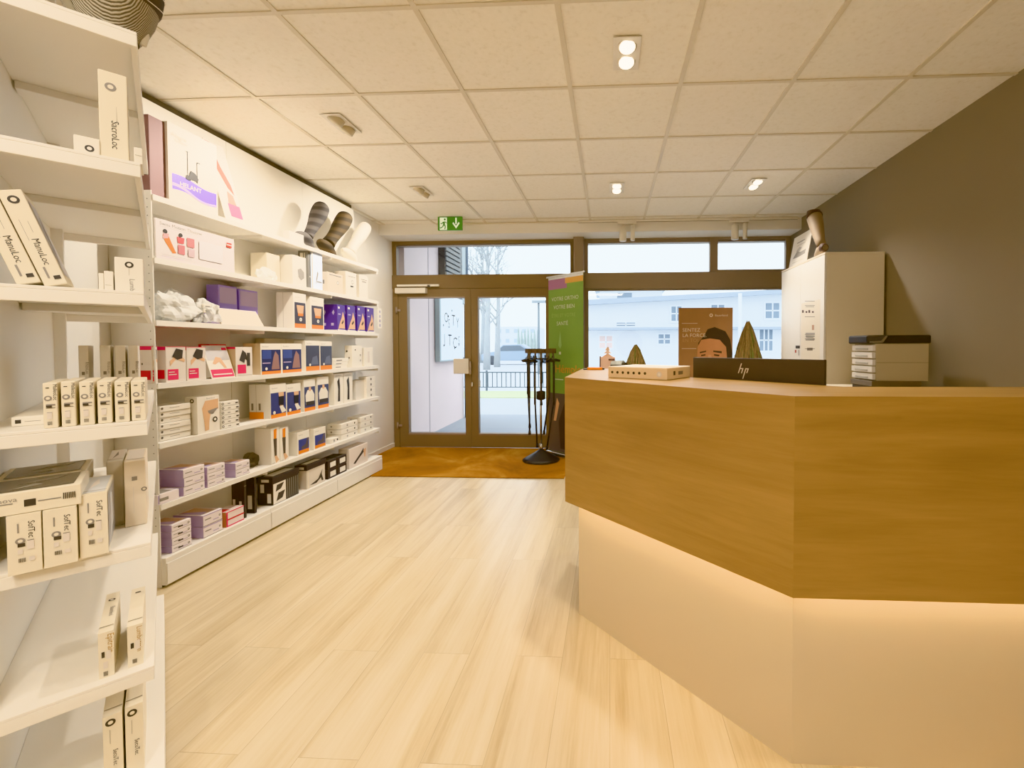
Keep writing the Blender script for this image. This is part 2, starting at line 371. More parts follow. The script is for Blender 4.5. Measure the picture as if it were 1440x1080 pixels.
# ------------------------------------------------------------------ shelving along left wall
SZ = [2.03, 1.71, 1.39, 1.065, .755, .435, .155]
XF, XBK = -2.315, -2.56
YA, YE = 2.12, 4.27
mods = [YA, 2.82, 3.54, YE]
PANEL = M((240, 236, 226), .55, noise=.01, name='panel_laminate')
mlab = ['white wall shelving bay nearest the camera, with the purple waved poster box on top',
        'middle white wall shelving bay on the left wall, mostly empty top shelf',
        'white wall shelving bay nearest the glass doors, with socks on its top shelf']
for k in range(3):
    ya, yb = mods[k], mods[k+1]
    t = thing('shelving_unit', mlab[k], 'shelving', (XBK, ya, 0)); W = yb-ya
    MB().box(-.02, 0, .0015, W-.0015, .0, 2.625, PANEL).build('back_panel', t)
    for z in SZ[:6]:
        mb = MB(); mb.box(0, .243, 0, W, z-.028, z, WHITE)
        mb.box(.003, .24, W-.02 if k == 2 else W-.001, W, z-.05, z-.028, WHITE)
        mb.build('shelf', t)
    mb = MB(); mb.box(0, .258, 0, W, .012, SZ[6], WHITE); mb.box(.0, .235, 0, W, 0, .012, BLACK); mb.build('base_cabinet', t, bevel=.002)
    mb = MB(); mb.box(.258, .262, .004, W-.004, .016, SZ[6]-.028, WHITE); mb.build('drawer_front', t, bevel=.0015)
    if k == 0:
        mb = MB(); mb.box(.0, .235, -.004, 0, 0, 2.05, WHITE)
        for i in range(44): mb.disc((.215, -.0052, .2+i*.042), (1, 0, 0), (0, 0, 1), .003, GREYM, 8)
        mb.build('side_panel', t)

struct('shadow_gap_strip', MB().box(XL, XBK-.022, YA, YE, 2.4, 2.668, M((70, 60, 42), .8)))  # dark brown strip stands in for the shadow above the back panels
# near unit, turned 47 degrees
C0 = Vector((-1.168, 1.04, 0)); DU = Vector((-.733, .680, 0)).normalized(); NN = Vector((DU.y, -DU.x, 0))
ang = math.atan2(NN.y, NN.x)     # local x = NN (toward the aisle), local y = DU (away)
LEN = 1.12
t = thing('corner_shelving_unit', 'white angled shelving unit closest to the camera, at the left edge', 'shelving', tuple(C0), ang)
MB().box(-.285, -.265, -.0, 1.04, 0, 2.62, PANEL).build('back_panel', t)
MB().box(-.265, -.235, 1.04, 1.07, 0, 2.62, WHITE).build('upright', t)
for z in SZ[:6]:
    mb = MB(); mb.box(-.265, 0, 0, LEN, z-.008, z, WHITE)
    mb.box(-.265, 0, 0, .015, z-.036, z-.008, WHITE).box(-.012, 0, .015, LEN, z-.036, z-.008, WHITE)
    mb.box(-.265, 0, LEN-.015, LEN, z-.036, z-.008, WHITE).box(-.26, -.012, .50, .56, z-.03, z-.008, WHITE)
    mb.build('shelf', t, bevel=.0015)
mb = MB(); mb.box(-.265, .014, 0, LEN, .012, SZ[6], WHITE).box(-.2, .004, .02, LEN-.02, 0, .012, BLACK); mb.build('base_cabinet', t, bevel=.002)
# filler between the two runs
pA = C0+DU*1.13-NN*.262; pB = Vector((XBK, YA, 0))
mb = MB(); q = [(pA.x, pA.y), (pB.x, pB.y-.006), (pB.x-.02, pB.y-.006), (pA.x-.02, pA.y+.01)]
mb.prism(q, 0, 2.63, M((214, 212, 206), .6)); o = mb.build('filler_panel'); tag(o, 'narrow white upright panel joining the angled unit to the wall shelving', 'panel')  # white panel coloured greyer to put its shade into the paint

# ------------------------------------------------------------------ item helpers
def main_carton(xl, xr, yt, k, label, body=CARD, deco=(), d=.14, X=-2.335, cat='box', name='carton', group=None, zb=None, seams=True, h=None):
    z0 = SZ[k] if zb is None else zb
    y1 = px(xl, yt, X).y; y2 = px(xr, yt, X).y; hh = h if h else max(.012, px(xl, yt, X).z-z0)
    if X-d < XBK+.004: d = X-XBK-.004
    o = carton(y2-y1, d, hh, body, deco, name, (X, y1, z0+.0004), math.pi/2, seams)
    return tag(o, label, cat, group or 'cartons on the %s shelf of the wall run' % SHN[k])
def near_carton(xl, xr, yt, k, u, d, label, body=CARDY, deco=(), name='carton', zb=None, h=None, cat='box', tilt=None, group=None, yb=None):
    z0 = SZ[k] if zb is None else zb
    P = C0+DU*u; yb = yb or yt
    a = pp(xl, yb, P, DU); b = pp(xr, yb, P, DU)
    vl = (a-C0).dot(NN); w = (b-a).dot(NN); hh = h if h else pp(xl, yt, P, DU).z-z0
    if vl < -.262: w += vl+.262; vl = -.262
    o = carton(w, d, hh, body, deco, name, tuple(P+NN*vl+Vector((0, 0, z0+.0004))), ang, tilt=tilt)
    return tag(o, label, cat, group or 'cartons on the %s shelf of the angled unit' % SHN[k])

SHN = ['top', 'second', 'third', 'fourth', 'fifth', 'sixth', 'base']
# deco presets ------------------------------------------------------
def d_window(c1=NAVY, base=ORANGE, pic=SKIN, name=''):
    return [('F', .1, .02, .92, .13, base), ('F', .1, .13, .92, .72, c1), ('F', .28, .4, .75, .68, pic), ('F', .32, .32, .7, .4, ORANGE), ('FO', .5, .22, .012, CARD, GREYINK), ('FT', name or 'medi', .15, .84, .014, GREYINK)]
def barcode(f, u0, v0, u1, v1): 
    return [(f, u0+(u1-u0)*i/7, v0, u0+(u1-u0)*(i+.55)/7, v1, INK) for i in range(7)]

# ------------------------------------------------------------------ items, top shelf of wall run (k=0)
main_carton(208, 233, 160, 0, 'mauve display box with a pale leg drawing at the near end of the top shelf', MAUVE,
            [('L', .62, .42, .70, .62, CARD), ('L', .70, .40, .74, .46, CARD), ('LP', [(.66, .42), (.86, .40), (.86, .43), (.70, .45)], CARD), ('LT', 'MEDI', .45, .05, .012, LILAC)], d=.13, X=-2.36, name='display_box')
# (poster box with rollator)
def wv(f, m, n=14):
    out = []
    for i in range(n):
        u0, u1 = .06+.91*i/n, .06+.91*(i+1)/n; a0, b0 = f(i/n); a1, b1 = f((i+1)/n)
        out.append(('FP', [(u0, b0), (u1, b1), (u1, a1), (u0, a0)], m))
    return out
WAVE = M((124, 98, 190), .5, name='wave_violet')
wave = lambda u: (.37-.05*u+.02*math.sin(6.3*u), .17-.04*u+.025*math.sin(6.3*u))
wave2 = lambda u: (.24-.10*u+.03*math.sin(6.3*u+.6), .20-.08*u+.03*math.sin(6.3*u+.6))
main_carton(235, 303.5, 170, 0, 'white poster box with a walking frame picture and a purple wave band', CARD,
            wv(wave, WAVE)+wv(wave2, LILAC)+[
             ('FT', 'HELANT', .2, .245, .034, CARD), ('F', .36, .37, .375, .72, INK), ('F', .55, .36, .565, .64, INK), ('F', .55, .63, .62, .645, INK), ('F', .33, .72, .39, .73, INK),
             ('FP', [(.37, .38), (.54, .38), (.56, .36), (.58, .42), (.52, .48), (.42, .5), (.40, .44), (.36, .38)], INK), ('F', .33, .36, .42, .42, INK),
             ('FT', 'Allegro', .05, .84, .03, CARDY), ('FT', 'Rollator', .12, .79, .022, CARDY)], d=.03, X=-2.345, name='poster_box', seams=False)
def standing_card(xl, xr, yt, k, label, face, X=-2.35, lean=.35, back=CARD, thick=.004):
    a = px(xl, 300, X); b = px(xr, 300, X); w = b.y-a.y; hh = px((xl+xr)/2, yt, X-.05).z-SZ[k]
    t = thing('display_card', label, 'card', (X, a.y, SZ[k]+.0005), math.pi/2)
    L = hh/math.cos(lean)
    mb = MB(); mb.box(0, w, 0, thick, 0, L, back); decorate(mb, w, thick, L, face)
    o = mb.build('front_panel', t); o.rotation_euler.x = -lean
    for xx, mm in ((0, M((205, 198, 186), .7)), (w, back)):
        b0, b1 = math.sin(lean)*L*.8, math.sin(lean)*L*.78
        MB().add([(xx-.0005, .005, 0.01), (xx-.0005, .004+b0, 0), (xx-.0005, .005+b1, L*.75), (xx+.0005, .005, 0.01), (xx+.0005, .004+b0, 0), (xx+.0005, .005+b1, L*.75)], [(0, 1, 2), (5, 4, 3), (0, 3, 4, 1), (1, 4, 5, 2), (2, 5, 3, 0)], mm).build('easel_flap', t)
    return t
standing_card(318, 345, 207, 0, 'tilted folded display card with an orange figure and a pink band on the top shelf',
              [('FP', [(.05, .98), (.3, .98), (.5, .7), (.8, .5), (.85, .38), (.6, .45), (.3, .65), (.05, .8)], ORANGE), ('F', .35, .08, .95, .24, M((226, 120, 160), .5)),
               ('FP', [(.4, .24), (.8, .24), (.75, .36), (.5, .4)], SKIN)], lean=.27)
# leg forms with socks
def leg_form(leg, foot, X, mat, label, cuff=None, name='sock_display_leg'):
    mb = MB()
    def conv(L):
        P = []; Rr = []
        for x, y, r in L:
            p = px(x, y, X); P.append(p); Rr.append(r*(p-EYE).dot(CF)/F)
        return P, Rr
    P, Rr = conv(leg); Q, Sr = conv(foot)
    base = Vector((X, Q[-1].y, min(q.z-s for q, s in zip(Q, Sr)))); dz = SZ[0]+.001-base.z
    off = Vector((-base.x, -base.y, -base.z))
    def smooth(P, R):
        a, b = [], []
        n = len(P)
        for i in range(n-1):
            p0, p1, p2, p3 = P[max(i-1, 0)], P[i], P[i+1], P[min(i+2, n-1)]
            r0, r1, r2, r3 = R[max(i-1, 0)], R[i], R[i+1], R[min(i+2, n-1)]
            for s in range(4):
                u = s/4
                cr = lambda q0, q1, q2, q3: .5*((2*q1)+(q2-q0)*u+(2*q0-5*q1+4*q2-q3)*u*u+(3*q1-q0-3*q2+q3)*u**3)
                a.append(cr(p0, p1, p2, p3)); b.append(cr(r0, r1, r2, r3))
        a.append(P[-1]); b.append(R[-1]); return a, b
    P, Rr = smooth(P, Rr); Q, Sr = smooth(Q, Sr)
    mb.loft([p+off for p in P], Rr, mat, 18, up=(1, 0, 0)); mb.loft([p+off for p in Q], Sr, mat, 16, up=(1, 0, 0))
    o = mb.build(name, None, (base.x, base.y, base.z+dz)); tag(o, label, 'sock display')
    return o
SOCKG = knit_mat('grey_striped_knit', (66, 62, 62), (98, 93, 90), 4.5, 'Z', dist=2.5)
SOCKB = knit_mat('brown_striped_knit', (44, 34, 18), (72, 56, 32), 4.5, 'Z', dist=2.5)
leg_form([(454, 281, 6), (452, 285, 10), (447, 296, 10.5), (441, 309, 8), (436, 318, 6.5), (433, 325, 6.5)], [(415.5, 320, 2), (419, 321, 4), (427, 324, 6), (433, 331, 6.2), (437, 338, 4.5), (441, 343, 2.5)], -2.40, SOCKG, 'dark grey striped sock on a leg form, leftmost of three on the top shelf')
leg_form([(487, 296, 6), (485, 300, 10), (479, 311, 10.5), (472, 322, 8.5), (466, 330, 8), (461, 337, 9)], [(448, 333, 3), (451, 335, 6.5), (458, 341, 8.5), (464, 347, 7), (471, 354, 2.5)], -2.40, SOCKB, 'dark brown striped sock on a leg form, middle one of three on the top shelf')
leg_form([(515, 311, 5), (513, 314, 8), (506, 325, 8.5), (500, 334, 7), (495, 342, 7), (492, 348, 7)], [(481, 345, 2), (484, 346, 5), (490, 351, 7.5), (496, 357, 6), (500, 363, 2.5)], -2.40, M((226, 220, 206), .6, name='ivory_knit'), 'ivory white sock on a leg form, rightmost of three on the top shelf')
main_carton(407, 427, 324, 0, 'small white block under the heel of the grey striped sock', CARD, d=.05, X=-2.37, name='display_block')

# second shelf
main_carton(218.5, 328, 306, 1, 'wide white information panel with red figure pictures on the second shelf', M((238, 230, 230), .45),
            [('FT', 'Swiss Motion Thuasne', .04, .86, .026, GREYINK), ('F', .04, .82, .42, .825, GREYINK),
             ('FP', [(.07, .62), (.13, .66), (.17, .45), (.22, .22), (.18, .2), (.1, .45)], ORANGE), ('FO', .1, .72, .012, INK, INK), ('FP', [(.07, .52), (.13, .56), (.14, .68), (.08, .66)], M((220, 170, 170), .5)),
             ('FP', [(.24, .5), (.31, .5), (.32, .66), (.23, .66)], M((214, 92, 92), .5)), ('FO', .275, .72, .011, INK, INK), ('F', .24, .22, .32, .46, M((206, 120, 124), .5)),
             ('F', .35, .46, .44, .7, M((214, 130, 130), .5)), ('F', .36, .2, .44, .42, M((206, 180, 184), .5)), ('F', .5, .2, .82, .7, M((226, 222, 226), .5)),
             ('F', .88, .72, .955, .86, M((190, 60, 40), .5)), ('F', .88, .78, .955, .81, CARD), ('F', .05, .12, .4, .128, GREYINK), ('F', .05, .07, .3, .078, LILAC)], d=.008, X=-2.325, name='information_panel', cat='sign', seams=False)
main_carton(375, 393, 355, 1, 'plain cream carton behind the crumpled bag on the second shelf', CARDY, d=.12, X=-2.40)
main_carton(411, 430, 358, 1, 'large white carton with a grey leaf mark on the second shelf', CARD, [('FP', [(.35, .55), (.6, .62), (.85, .5), (.85, .3), (.6, .2), (.4, .3)], GREYINK), ('L', .45, 0, .46, 1, LINE)], d=.17, X=-2.335)
main_carton(433, 437, 350, 1, 'narrow tall grey patterned carton next to the pale blue one', GREYM, [('FO', .5, .3, .006, CARD, GREYINK), ('L', .2, .05, .5, .9, CARDY), ('L', .6, .1, .7, .9, CARDY)], d=.08, X=-2.345)
main_carton(438, 453, 353, 1, 'pale blue carton with a small walking figure', M((196, 208, 230), .5), [('FP', [(.35, .15), (.5, .3), (.6, .45), (.5, .5), (.4, .3)], GREYINK), ('F', .45, .2, .9, .23, GREYINK), ('F', .0, .0, .07, 1, CARD)], d=.06)
main_carton(460.5, 482, 382, 1, 'blush carton with round grey mark beside the pale blue carton on the second shelf', M((238, 222, 200), .6), [('FO', .65, .55, .018, GREYINK, CARD), ('F', .1, .86, .9, .93, GREYINK), ('L', .2, .4, .7, .6, GREYINK)], d=.09)
main_carton(486, 501, 381, 1, 'white carton with grey loop print between two others at the second shelf\'s far end', CARD, [('FO', .6, .6, .02, GREYINK, CARD), ('F', .4, .38, .7, .45, INK), ('F', .2, .8, .9, .84, GREYINK)], d=.1)
main_carton(505, 517, 386, 1, 'white carton with grey top mark, nearest the doors on the second shelf', CARD, [('F', .3, .7, .8, .76, GREYINK), ('F', .2, .8, .9, .84, GREYINK)], d=.1)
def crumple(name, label, c, sx, sy, sz, mat, cat, seed=1, n=3, rotz=0, amp=.22):
    random.seed(seed); bm = bmesh.new(); bmesh.ops.create_icosphere(bm, subdivisions=n, radius=1)
    from mathutils import noise as mn
    for v in bm.verts:
        k = 1+amp*mn.noise(v.co*1.9+Vector((seed*3.1, 0, 0)))*2+amp*.6*mn.noise(v.co*4.5+Vector((0, seed, 0)))
        v.co = Vector((v.co.x*sx*k, v.co.y*sy*k, v.co.z*sz*k))
    mz = min(v.co.z for v in bm.verts); cut = mz*.55
    for v in bm.verts:
        v.co.z = max(v.co.z, cut)-cut
    me = bpy.data.meshes.new(name); bm.to_mesh(me); bm.free(); me.materials.append(mat)
    o = bpy.data.objects.new(name, me); COL.objects.link(o); o.location = c; o.rotation_euler.z = rotz
    return tag(o, label, cat)
p = px(376, 390, -2.37); crumple('plastic_bag', 'crumpled clear bag with grey print on the second shelf', (p.x, p.y, SZ[1]+.001), .025, .085, .055, FILM, 'bag', 3)
# third shelf
p = px(236, 445, -2.42); crumple('plastic_bag', 'large crumpled clear plastic bag at the near end of the third shelf', (p.x+.01, p.y-.01, SZ[2]+.001), .075, .12, .10, FILM, 'bag', 5, 4, amp=.3)
p = px(268, 440, -2.42); crumple('plastic_bag', 'folded frosted plastic bag leaning right of the larger bag on the third shelf', (p.x+.02, p.y+.07, SZ[2]+.001), .055, .07, .085, FILM, 'bag', 8, 4, amp=.3)
y1 = px(288, 450, -2.36).y
o = carton(.10, .09, .062, LILAC, [('F', .1, .35, .9, .6, MAUVE), ('L', .1, .3, .9, .6, MAUVE)], 'carton', (-2.36, y1, SZ[2]+.0004), math.pi/2); tag(o, 'small lilac carton under the white cartons on the third shelf', 'box')
for i, nm in enumerate(('lower', 'upper')):
    o = carton(.105, .10, .024, CARD, [('F', .1, .3, .5, .6, GREYINK)], 'carton', (-2.358, y1-.008, SZ[2]+.0635+.0255*i), math.pi/2); tag(o, nm+' flat white carton stacked on the small lilac carton', 'box')
for i, (xl, xr, yt, nm) in enumerate(((307, 333, 400, 'left'), (336, 362, 406, 'right'))):
    main_carton(xl, xr, yt, 2, nm+' one of two violet cartons standing behind the white tray on the third shelf', VIOLET, [('F', .05, .55, .95, .95, LILAC), ('F', .1, .3, .9, .32, LILAC), ('T', .1, .1, .9, .9, GREYINK)], d=.08, X=-2.44)
mb = MB(); ya_, yb_ = px(312, 450, -2.345).y, px(371, 450, -2.345).y; hh = .10; w = yb_-ya_
mb.prism([(0, 0), (w, 0), (w-.02, .012), (.02, .012)], 0, .001, CARD)
mb.add([(0, 0, 0), (w, 0, 0), (w-.02, .04, hh), (.0, .04, hh), (.015, .05, hh), (w-.02, .05, hh), (w, .07, 0), (0, .07, 0)], [(0, 1, 2, 3), (3, 2, 5, 4), (4, 5, 6, 7), (0, 3, 4, 7), (1, 6, 5, 2), (0, 7, 6, 1)], M((240, 226, 206), .55))
mb.box(w*.5, w*.505, .004, .006, .0, .01, LINE)
o = mb.build('card_tray', None, (-2.345, ya_, SZ[2]+.0006), math.pi/2); tag(o, 'sloping cream card tray in front of the violet cartons on the third shelf', 'tray')
bw = lambda: [('F', .08, .02, .94, .14, ORANGE), ('F', .08, .14, .94, .74, M((66, 64, 78), .45)), ('FP', [(.25, .66), (.8, .66), (.74, .42), (.34, .42)], SKIN), ('F', .34, .36, .74, .43, ORANGE), ('FO', .54, .26, .013, CARD, GREYINK), ('FT', 'Bauerfeind', .12, .87, .012, GREYINK), ('L', .4, 0, .41, 1, LINE)]
main_carton(412, 430, 411, 2, 'orange banded carton with beige brace picture, left of a pair on the third shelf', CARD, bw(), d=.13)
main_carton(436, 455, 417, 2, 'orange banded carton with beige brace picture touching the purple cartons', CARD, bw(), d=.10)
pu = lambda: [('FP', [(.1, .06), (.35, .1), (.95, .1), (.9, .5), (.7, .75), (.55, .5), (.35, .35)], SKIN), ('FP', [(.5, .3), (.75, .45), (.8, .35), (.6, .25)], INK), ('F', .1, .85, .3, .92, CARD), ('F', .1, .62, .4, .66, LILAC),
              ('F', 0, 0, 1, .05, CARD), ('LP', [(.2, .7), (.3, .8), (.35, .7), (.28, .6)], LILAC), ('LP', [(.7, .7), (.8, .8), (.85, .7), (.78, .6)], LILAC), ('L', .2, .2, .35, .3, LILAC), ('L', .65, .2, .8, .3, LILAC), ('L', 0, 0, 1, .04, CARD)]
for (xl, xr, yt, d_), s in zip(((474, 485, 428, .155), (488, 499.5, 429, .1), (502, 513, 430, .1), (515.5, 525.5, 432, .1)), ('first from the left', 'second from the left', 'third from the left', 'last and farthest')):
    main_carton(xl, xr, yt, 2, 'purple hand picture carton, %s of four on the third shelf' % s, PURPLE, pu(), d=d_)
# fourth shelf: pink topped
pk = lambda: [('F', .08, .06, .6, .36, PINK), ('FP', [(.2, .45), (.5, .65), (.9, .55), (.95, .62), (.6, .8), (.2, .6)], SKIN), ('FP', [(.3, .72), (.5, .95), (.85, .9), (.8, .66), (.55, .62)], INK), ('F', .12, .2, .5, .22, CARD), ('F', .12, .27, .4, .29, CARD), ('F', 0, .985, 1, 1, PINK),
              ('T', 0, 0, 1, 1, PINK), ('L', 0, .9, 1, 1, PINK), ('L', .2, .1, .3, .85, GREYINK), ('L', .55, .5, .6, .55, INK), ('L', .5, .1, .95, .35, RED)]
GC = M((226, 216, 206), .5, name='pale_grey_card')
main_carton(213, 221, 487, 3, 'pink topped carton seen edge on, at the near end of the fourth shelf', GC, pk(), d=.12)
main_carton(232.5, 261, 487.5, 3, 'pink topped carton with dark glove picture, left of the joined pair on the fourth shelf', GC, pk(), d=.13)
main_carton(262, 289, 488, 3, 'pink topped carton with dark glove picture, right of the joined pair on the fourth shelf', GC, pk(), d=.13)
main_carton(294, 318, 484, 3, 'red sided carton hidden behind the tilted pink display card', RED, [('T', .05, .05, .95, .95, GC)], d=.07, X=-2.43)
standing_card(293, 326, 486, 3, 'tilted display card with pale hands and a pink foot band on the fourth shelf', [('F', .04, .03, .97, .27, PINK), ('F', .04, .55, .97, .98, M((200, 196, 198), .5)), ('FP', [(.2, .45), (.4, .65), (.6, .62), (.75, .3), (.65, .3), (.5, .5), (.3, .42)], SKIN), ('F', .1, .1, .9, .13, CARD), ('F', .75, .85, .95, .93, PINK)], lean=.3, X=-2.33)
main_carton(331, 354.5, 488, 3, 'pink topped carton with dark wrist brace picture, right of the tilted display card', GC, [('F', .1, .1, .6, .4, PINK), ('FP', [(.2, .55), (.4, .9), (.6, .8), (.7, .5), (.55, .6), (.5, .45)], INK), ('F', .65, .35, .85, .8, INK), ('F', .08, .04, .95, .05, LINE), ('T', 0, 0, 1, 1, PINK), ('L', 0, 0, 1, .93, M((214, 192, 160), .6)), ('L', 0, .93, 1, 1, PINK)], d=.12)
nv = lambda: [('F', .04, .0, .97, .1, ORANGE), ('F', .04, .1, .97, .8, NAVY), ('F', .08, .5, .5, .78, M((60, 74, 140), .4)), ('FP', [(.5, .15), (.9, .15), (.85, .6), (.7, .75), (.6, .55)], M((150, 110, 104), .5)), ('F', .08, .35, .45, .38, LILAC), ('FO', .25, .18, .01, CARD, CARD), ('FT', 'Bauerfeind', .06, .88, .013, GREYINK)]
main_carton(366, 395, 483, 3, 'dark blue carton with orange foot band, left of the blue pair on the fourth shelf', CARD, nv()+[('L', 0, 0, 1, 1, M((222, 200, 166), .6))], d=.12)
main_carton(395.5, 424, 483, 3, 'dark blue carton with orange foot band, right of the blue pair on the fourth shelf', CARD, nv(), d=.12)
nd = lambda: [('F', .03, .0, .98, .15, ORANGE), ('F', .03, .15, .98, .84, M((62, 64, 82), .4)), ('FP', [(.35, .2), (.9, .2), (.8, .5), (.5, .45)], M((92, 96, 120), .4)), ('FO', .3, .2, .01, CARD, CARD), ('FT', 'Bauerfeind', .1, .89, .012, GREYINK)]
main_carton(429, 449, 479, 3, 'slate fronted carton with orange foot band, left of the slate pair on the fourth shelf', CARD, nd(), d=.09)
main_carton(449.5, 466.5, 480, 3, 'slate fronted carton with orange foot band, right of the slate pair on the fourth shelf', CARD, nd(), d=.09)
main_carton(372, 428, 476, 3, 'flat cream carton lying behind the dark blue fronted pair on the fourth shelf', M((216, 204, 180), .6), [('F', .5, 0, .505, 1, LINE)], d=.07, X=-2.475)
for i in range(3):
    y_ = [512.5, 507.5, 502.5][i]
    main_carton(470+i*.5, 488+i, y_, 3, 'flat cream carton, %s of three stacked at the fourth shelf\'s far end' % ('bottom', 'middle', 'topmost')[i], CARD, [('F', .1, .3, .5, .6, GREYINK)], d=.12, zb=SZ[3]+.029*i, h=.028)
main_carton(495, 509, 486, 3, 'white carton with dark dots at the far end of the fourth shelf', CARD, [('FO', .3, .8, .008, INK, INK), ('FO', .8, .55, .01, INK, CARD), ('FO', .8, .3, .01, GREYINK, CARD), ('L', .2, .7, .4, .78, INK), ('L', .5, .4, .7, .48, GREYINK)], d=.07)
main_carton(512, 524, 489, 3, 'plain white carton closest to the doors on the fourth shelf', CARD, [('F', .4, .2, .6, .8, GC)], d=.08)
# fifth shelf: stacks
words = ('bottom', 'second from the bottom', 'third from the bottom', 'fourth from the bottom', 'fifth from the bottom', 'topmost')
for i in range(6):
    hh = .0305; j = .004*((i*7) % 3-1)
    main_carton(222+i*.2, 266, 500, 4, 'flat white carton, %s of six left of the knee support box' % words[i], CARD, [('FO', .06, .6, .007, GREYINK, INK), ('F', .3, .55, .62, .62, GREYINK), ('F', 0, 0, 1, .06, LINE)], d=.12, zb=SZ[4]+.031*i, h=hh, X=-2.35+j, seams=False)
main_carton(277, 308, 559, 4, 'white carton with a beige knee support picture on the fifth shelf', CARD, [('FP', [(.2, .68), (.35, .88), (.95, .9), (.95, .62), (.6, .58), (.52, .3), (.5, .08), (.32, .06), (.28, .35)], SKIN), ('FP', [(.45, .6), (.95, .66), (.7, .5), (.5, .52)], GREYINK), ('FO', .78, .34, .016, INK, CARD), ('FT', 'Bauerfeind', .4, .92, .012, GREYINK), ('LO', .6, .9, .012, INK, CARD), ('LV', 'GenuTrain', .45, .6, .014, GREYINK)], d=.075, X=-2.325)
for i in range(6):
    main_carton(309.5, 335-(i % 2), 500, 4, 'small spotted carton, %s of six right of the knee support box' % words[i], CARD, [('FO', .08, .55, .008, INK, CARD), ('F', .35, .4, .5, .6, GREYINK), ('F', .8, .3, .95, .6, INK), ('F', 0, 0, 1, .07, LINE)], d=.1, zb=SZ[4]+.0275*i, h=.0268, seams=False)
lg = lambda: [('F', .03, 0, .97, .11, ORANGE), ('F', .03, .11, .97, .74, M((60, 66, 120), .45)), ('FP', [(.5, .74), (.85, .74), (.8, .3), (.6, .3)], SKIN), ('FP', [(.5, .62), (.85, .62), (.82, .34), (.5, .36)], BLACK), ('FP', [(.55, .32), (.75, .34), (.98, .16), (.7, .12)], CARD), ('FO', .22, .16, .012, CARD, CARD), ('FT', 'Bauerfeind', .08, .86, .012, GREYINK)]
main_carton(379.5, 402, 541, 4, 'tall orange banded carton with foot brace picture, left of a pair on the fifth shelf', CARD, lg()+[('L', 0, 0, .68, .2, ORANGE), ('L', .33, .2, .34, 1, LINE), ('L', .1, .25, .2, .45, GREYINK), ('L', .45, .25, .55, .45, GREYINK)], d=.15)
main_carton(402.5, 422.5, 541, 4, 'tall orange banded carton with foot brace picture, right of a pair on the fifth shelf', CARD, lg(), d=.12)
sh = lambda: [('F', .03, 0, .97, .11, ORANGE), ('F', .03, .11, .97, .76, M((60, 66, 104), .45)), ('FP', [(.15, .2), (.12, .5), (.3, .66), (.7, .66), (.9, .5), (.88, .2)], CARD), ('F', .42, .62, .6, .75, SKIN), ('F', .15, .18, .88, .3, INK)]
main_carton(427, 443, 534, 4, 'orange banded carton with shoulder brace picture, left of two on the fifth shelf', CARD, sh(), d=.09)
main_carton(446, 462, 531, 4, 'orange banded carton with shoulder brace picture, right of two on the fifth shelf', CARD, sh(), d=.09)
dl = lambda: [('FP', [(.35, .1), (.6, .1), (.62, .6), (.55, .88), (.3, .75), (.4, .5)], INK), ('F', .1, .92, .8, .93, GREYINK)]
main_carton(470, 482.5, 526, 4, 'tall white carton with a dark leg brace picture, left of two on the fifth shelf', CARD, dl(), d=.1)
main_carton(483.5, 495.5, 525, 4, 'tall white carton with a dark leg brace picture, right of two on the fifth shelf', CARD, dl(), d=.1)
main_carton(500, 513, 535, 4, 'plain grey white carton between the leg brace cartons and the dotted stack', M((222, 216, 206), .6), d=.09, X=-2.36)
for i in range(4):
    main_carton(515, 527, 500, 4, 'small white dotted carton, %s of four stacked at the fifth shelf\'s far end' % ('bottom', 'second', 'third', 'topmost')[i], CARD, [('FO', .5, .5, .012, INK, GREYINK)], d=.08, zb=SZ[4]+.052*i, h=.051)
# sixth shelf
wl = [('LT', '', 0, 0, .01, INK)]
st = lambda: [('F', .08, .5, .4, .6, GREYINK), ('F', .5, .25, .8, .33, LILAC), ('F', 0, .0, 1, .05, LINE), ('L', 0, 0, 1, 1, LILAC), ('FO', .85, .5, .006, INK, CARD), ('T', .1, .1, .9, .9, M((196, 160, 140), .5)), ('TP', [(.1, .1), (.5, .2), (.3, .8), (.1, .9)], LILAC)]
CPK = M((240, 230, 232), .5, name='pinkish_card')
main_carton(221, 252, 697, 5, 'flat white and lilac carton poking out at the near end of the sixth shelf', CPK, [('F', .1, .3, .5, .6, GREYINK), ('F', .03, .1, .08, .9, LILAC), ('T', .1, .1, .8, .9, GREYINK)], d=.1, X=-2.325)
for i in range(3):
    main_carton(256+(i % 2), 286, 600, 5, 'white carton with lilac end, %s in the nearest stack of three on the sixth shelf' % ('bottom', 'middle', 'topmost')[i], CPK, st(), d=.15, zb=SZ[5]+.0485*i, h=.047, X=-2.33)
for i in range(3):
    main_carton(290, 315, 600, 5, 'white carton with lilac end, %s in the middle stack of three on the sixth shelf' % ('bottom', 'middle', 'topmost')[i], CPK, st(), d=.13, zb=SZ[5]+.04*i, h=.039, X=-2.33)
for i in range(2):
    main_carton(330, 350, 600, 5, 'small white carton with lilac end, %s in the pair beside the tall leg carton' % ('bottom', 'top')[i], CPK, st(), d=.13, zb=SZ[5]+.045*i, h=.044, X=-2.335)
p = px(352, 640, -2.46); crumple('brace_bundle', 'dark crumpled brace lying behind the tall leg cartons on the sixth shelf', (p.x, p.y, SZ[5]+.001), .04, .06, .055, M((88, 80, 68), .8, noise=.4, nscale=30), 'brace', 11)
lb = lambda: [('FP', [(.3, .95), (.65, .97), (.6, .6), (.3, .6)], ORANGE), ('FP', [(.25, .7), (.65, .7), (.6, .2), (.35, .2)], M((80, 72, 64), .6)), ('FP', [(.35, .22), (.6, .22), (.9, .08), (.5, .02)], SKIN), ('FT', 'medi', .05, .02, .012, GREYINK)]
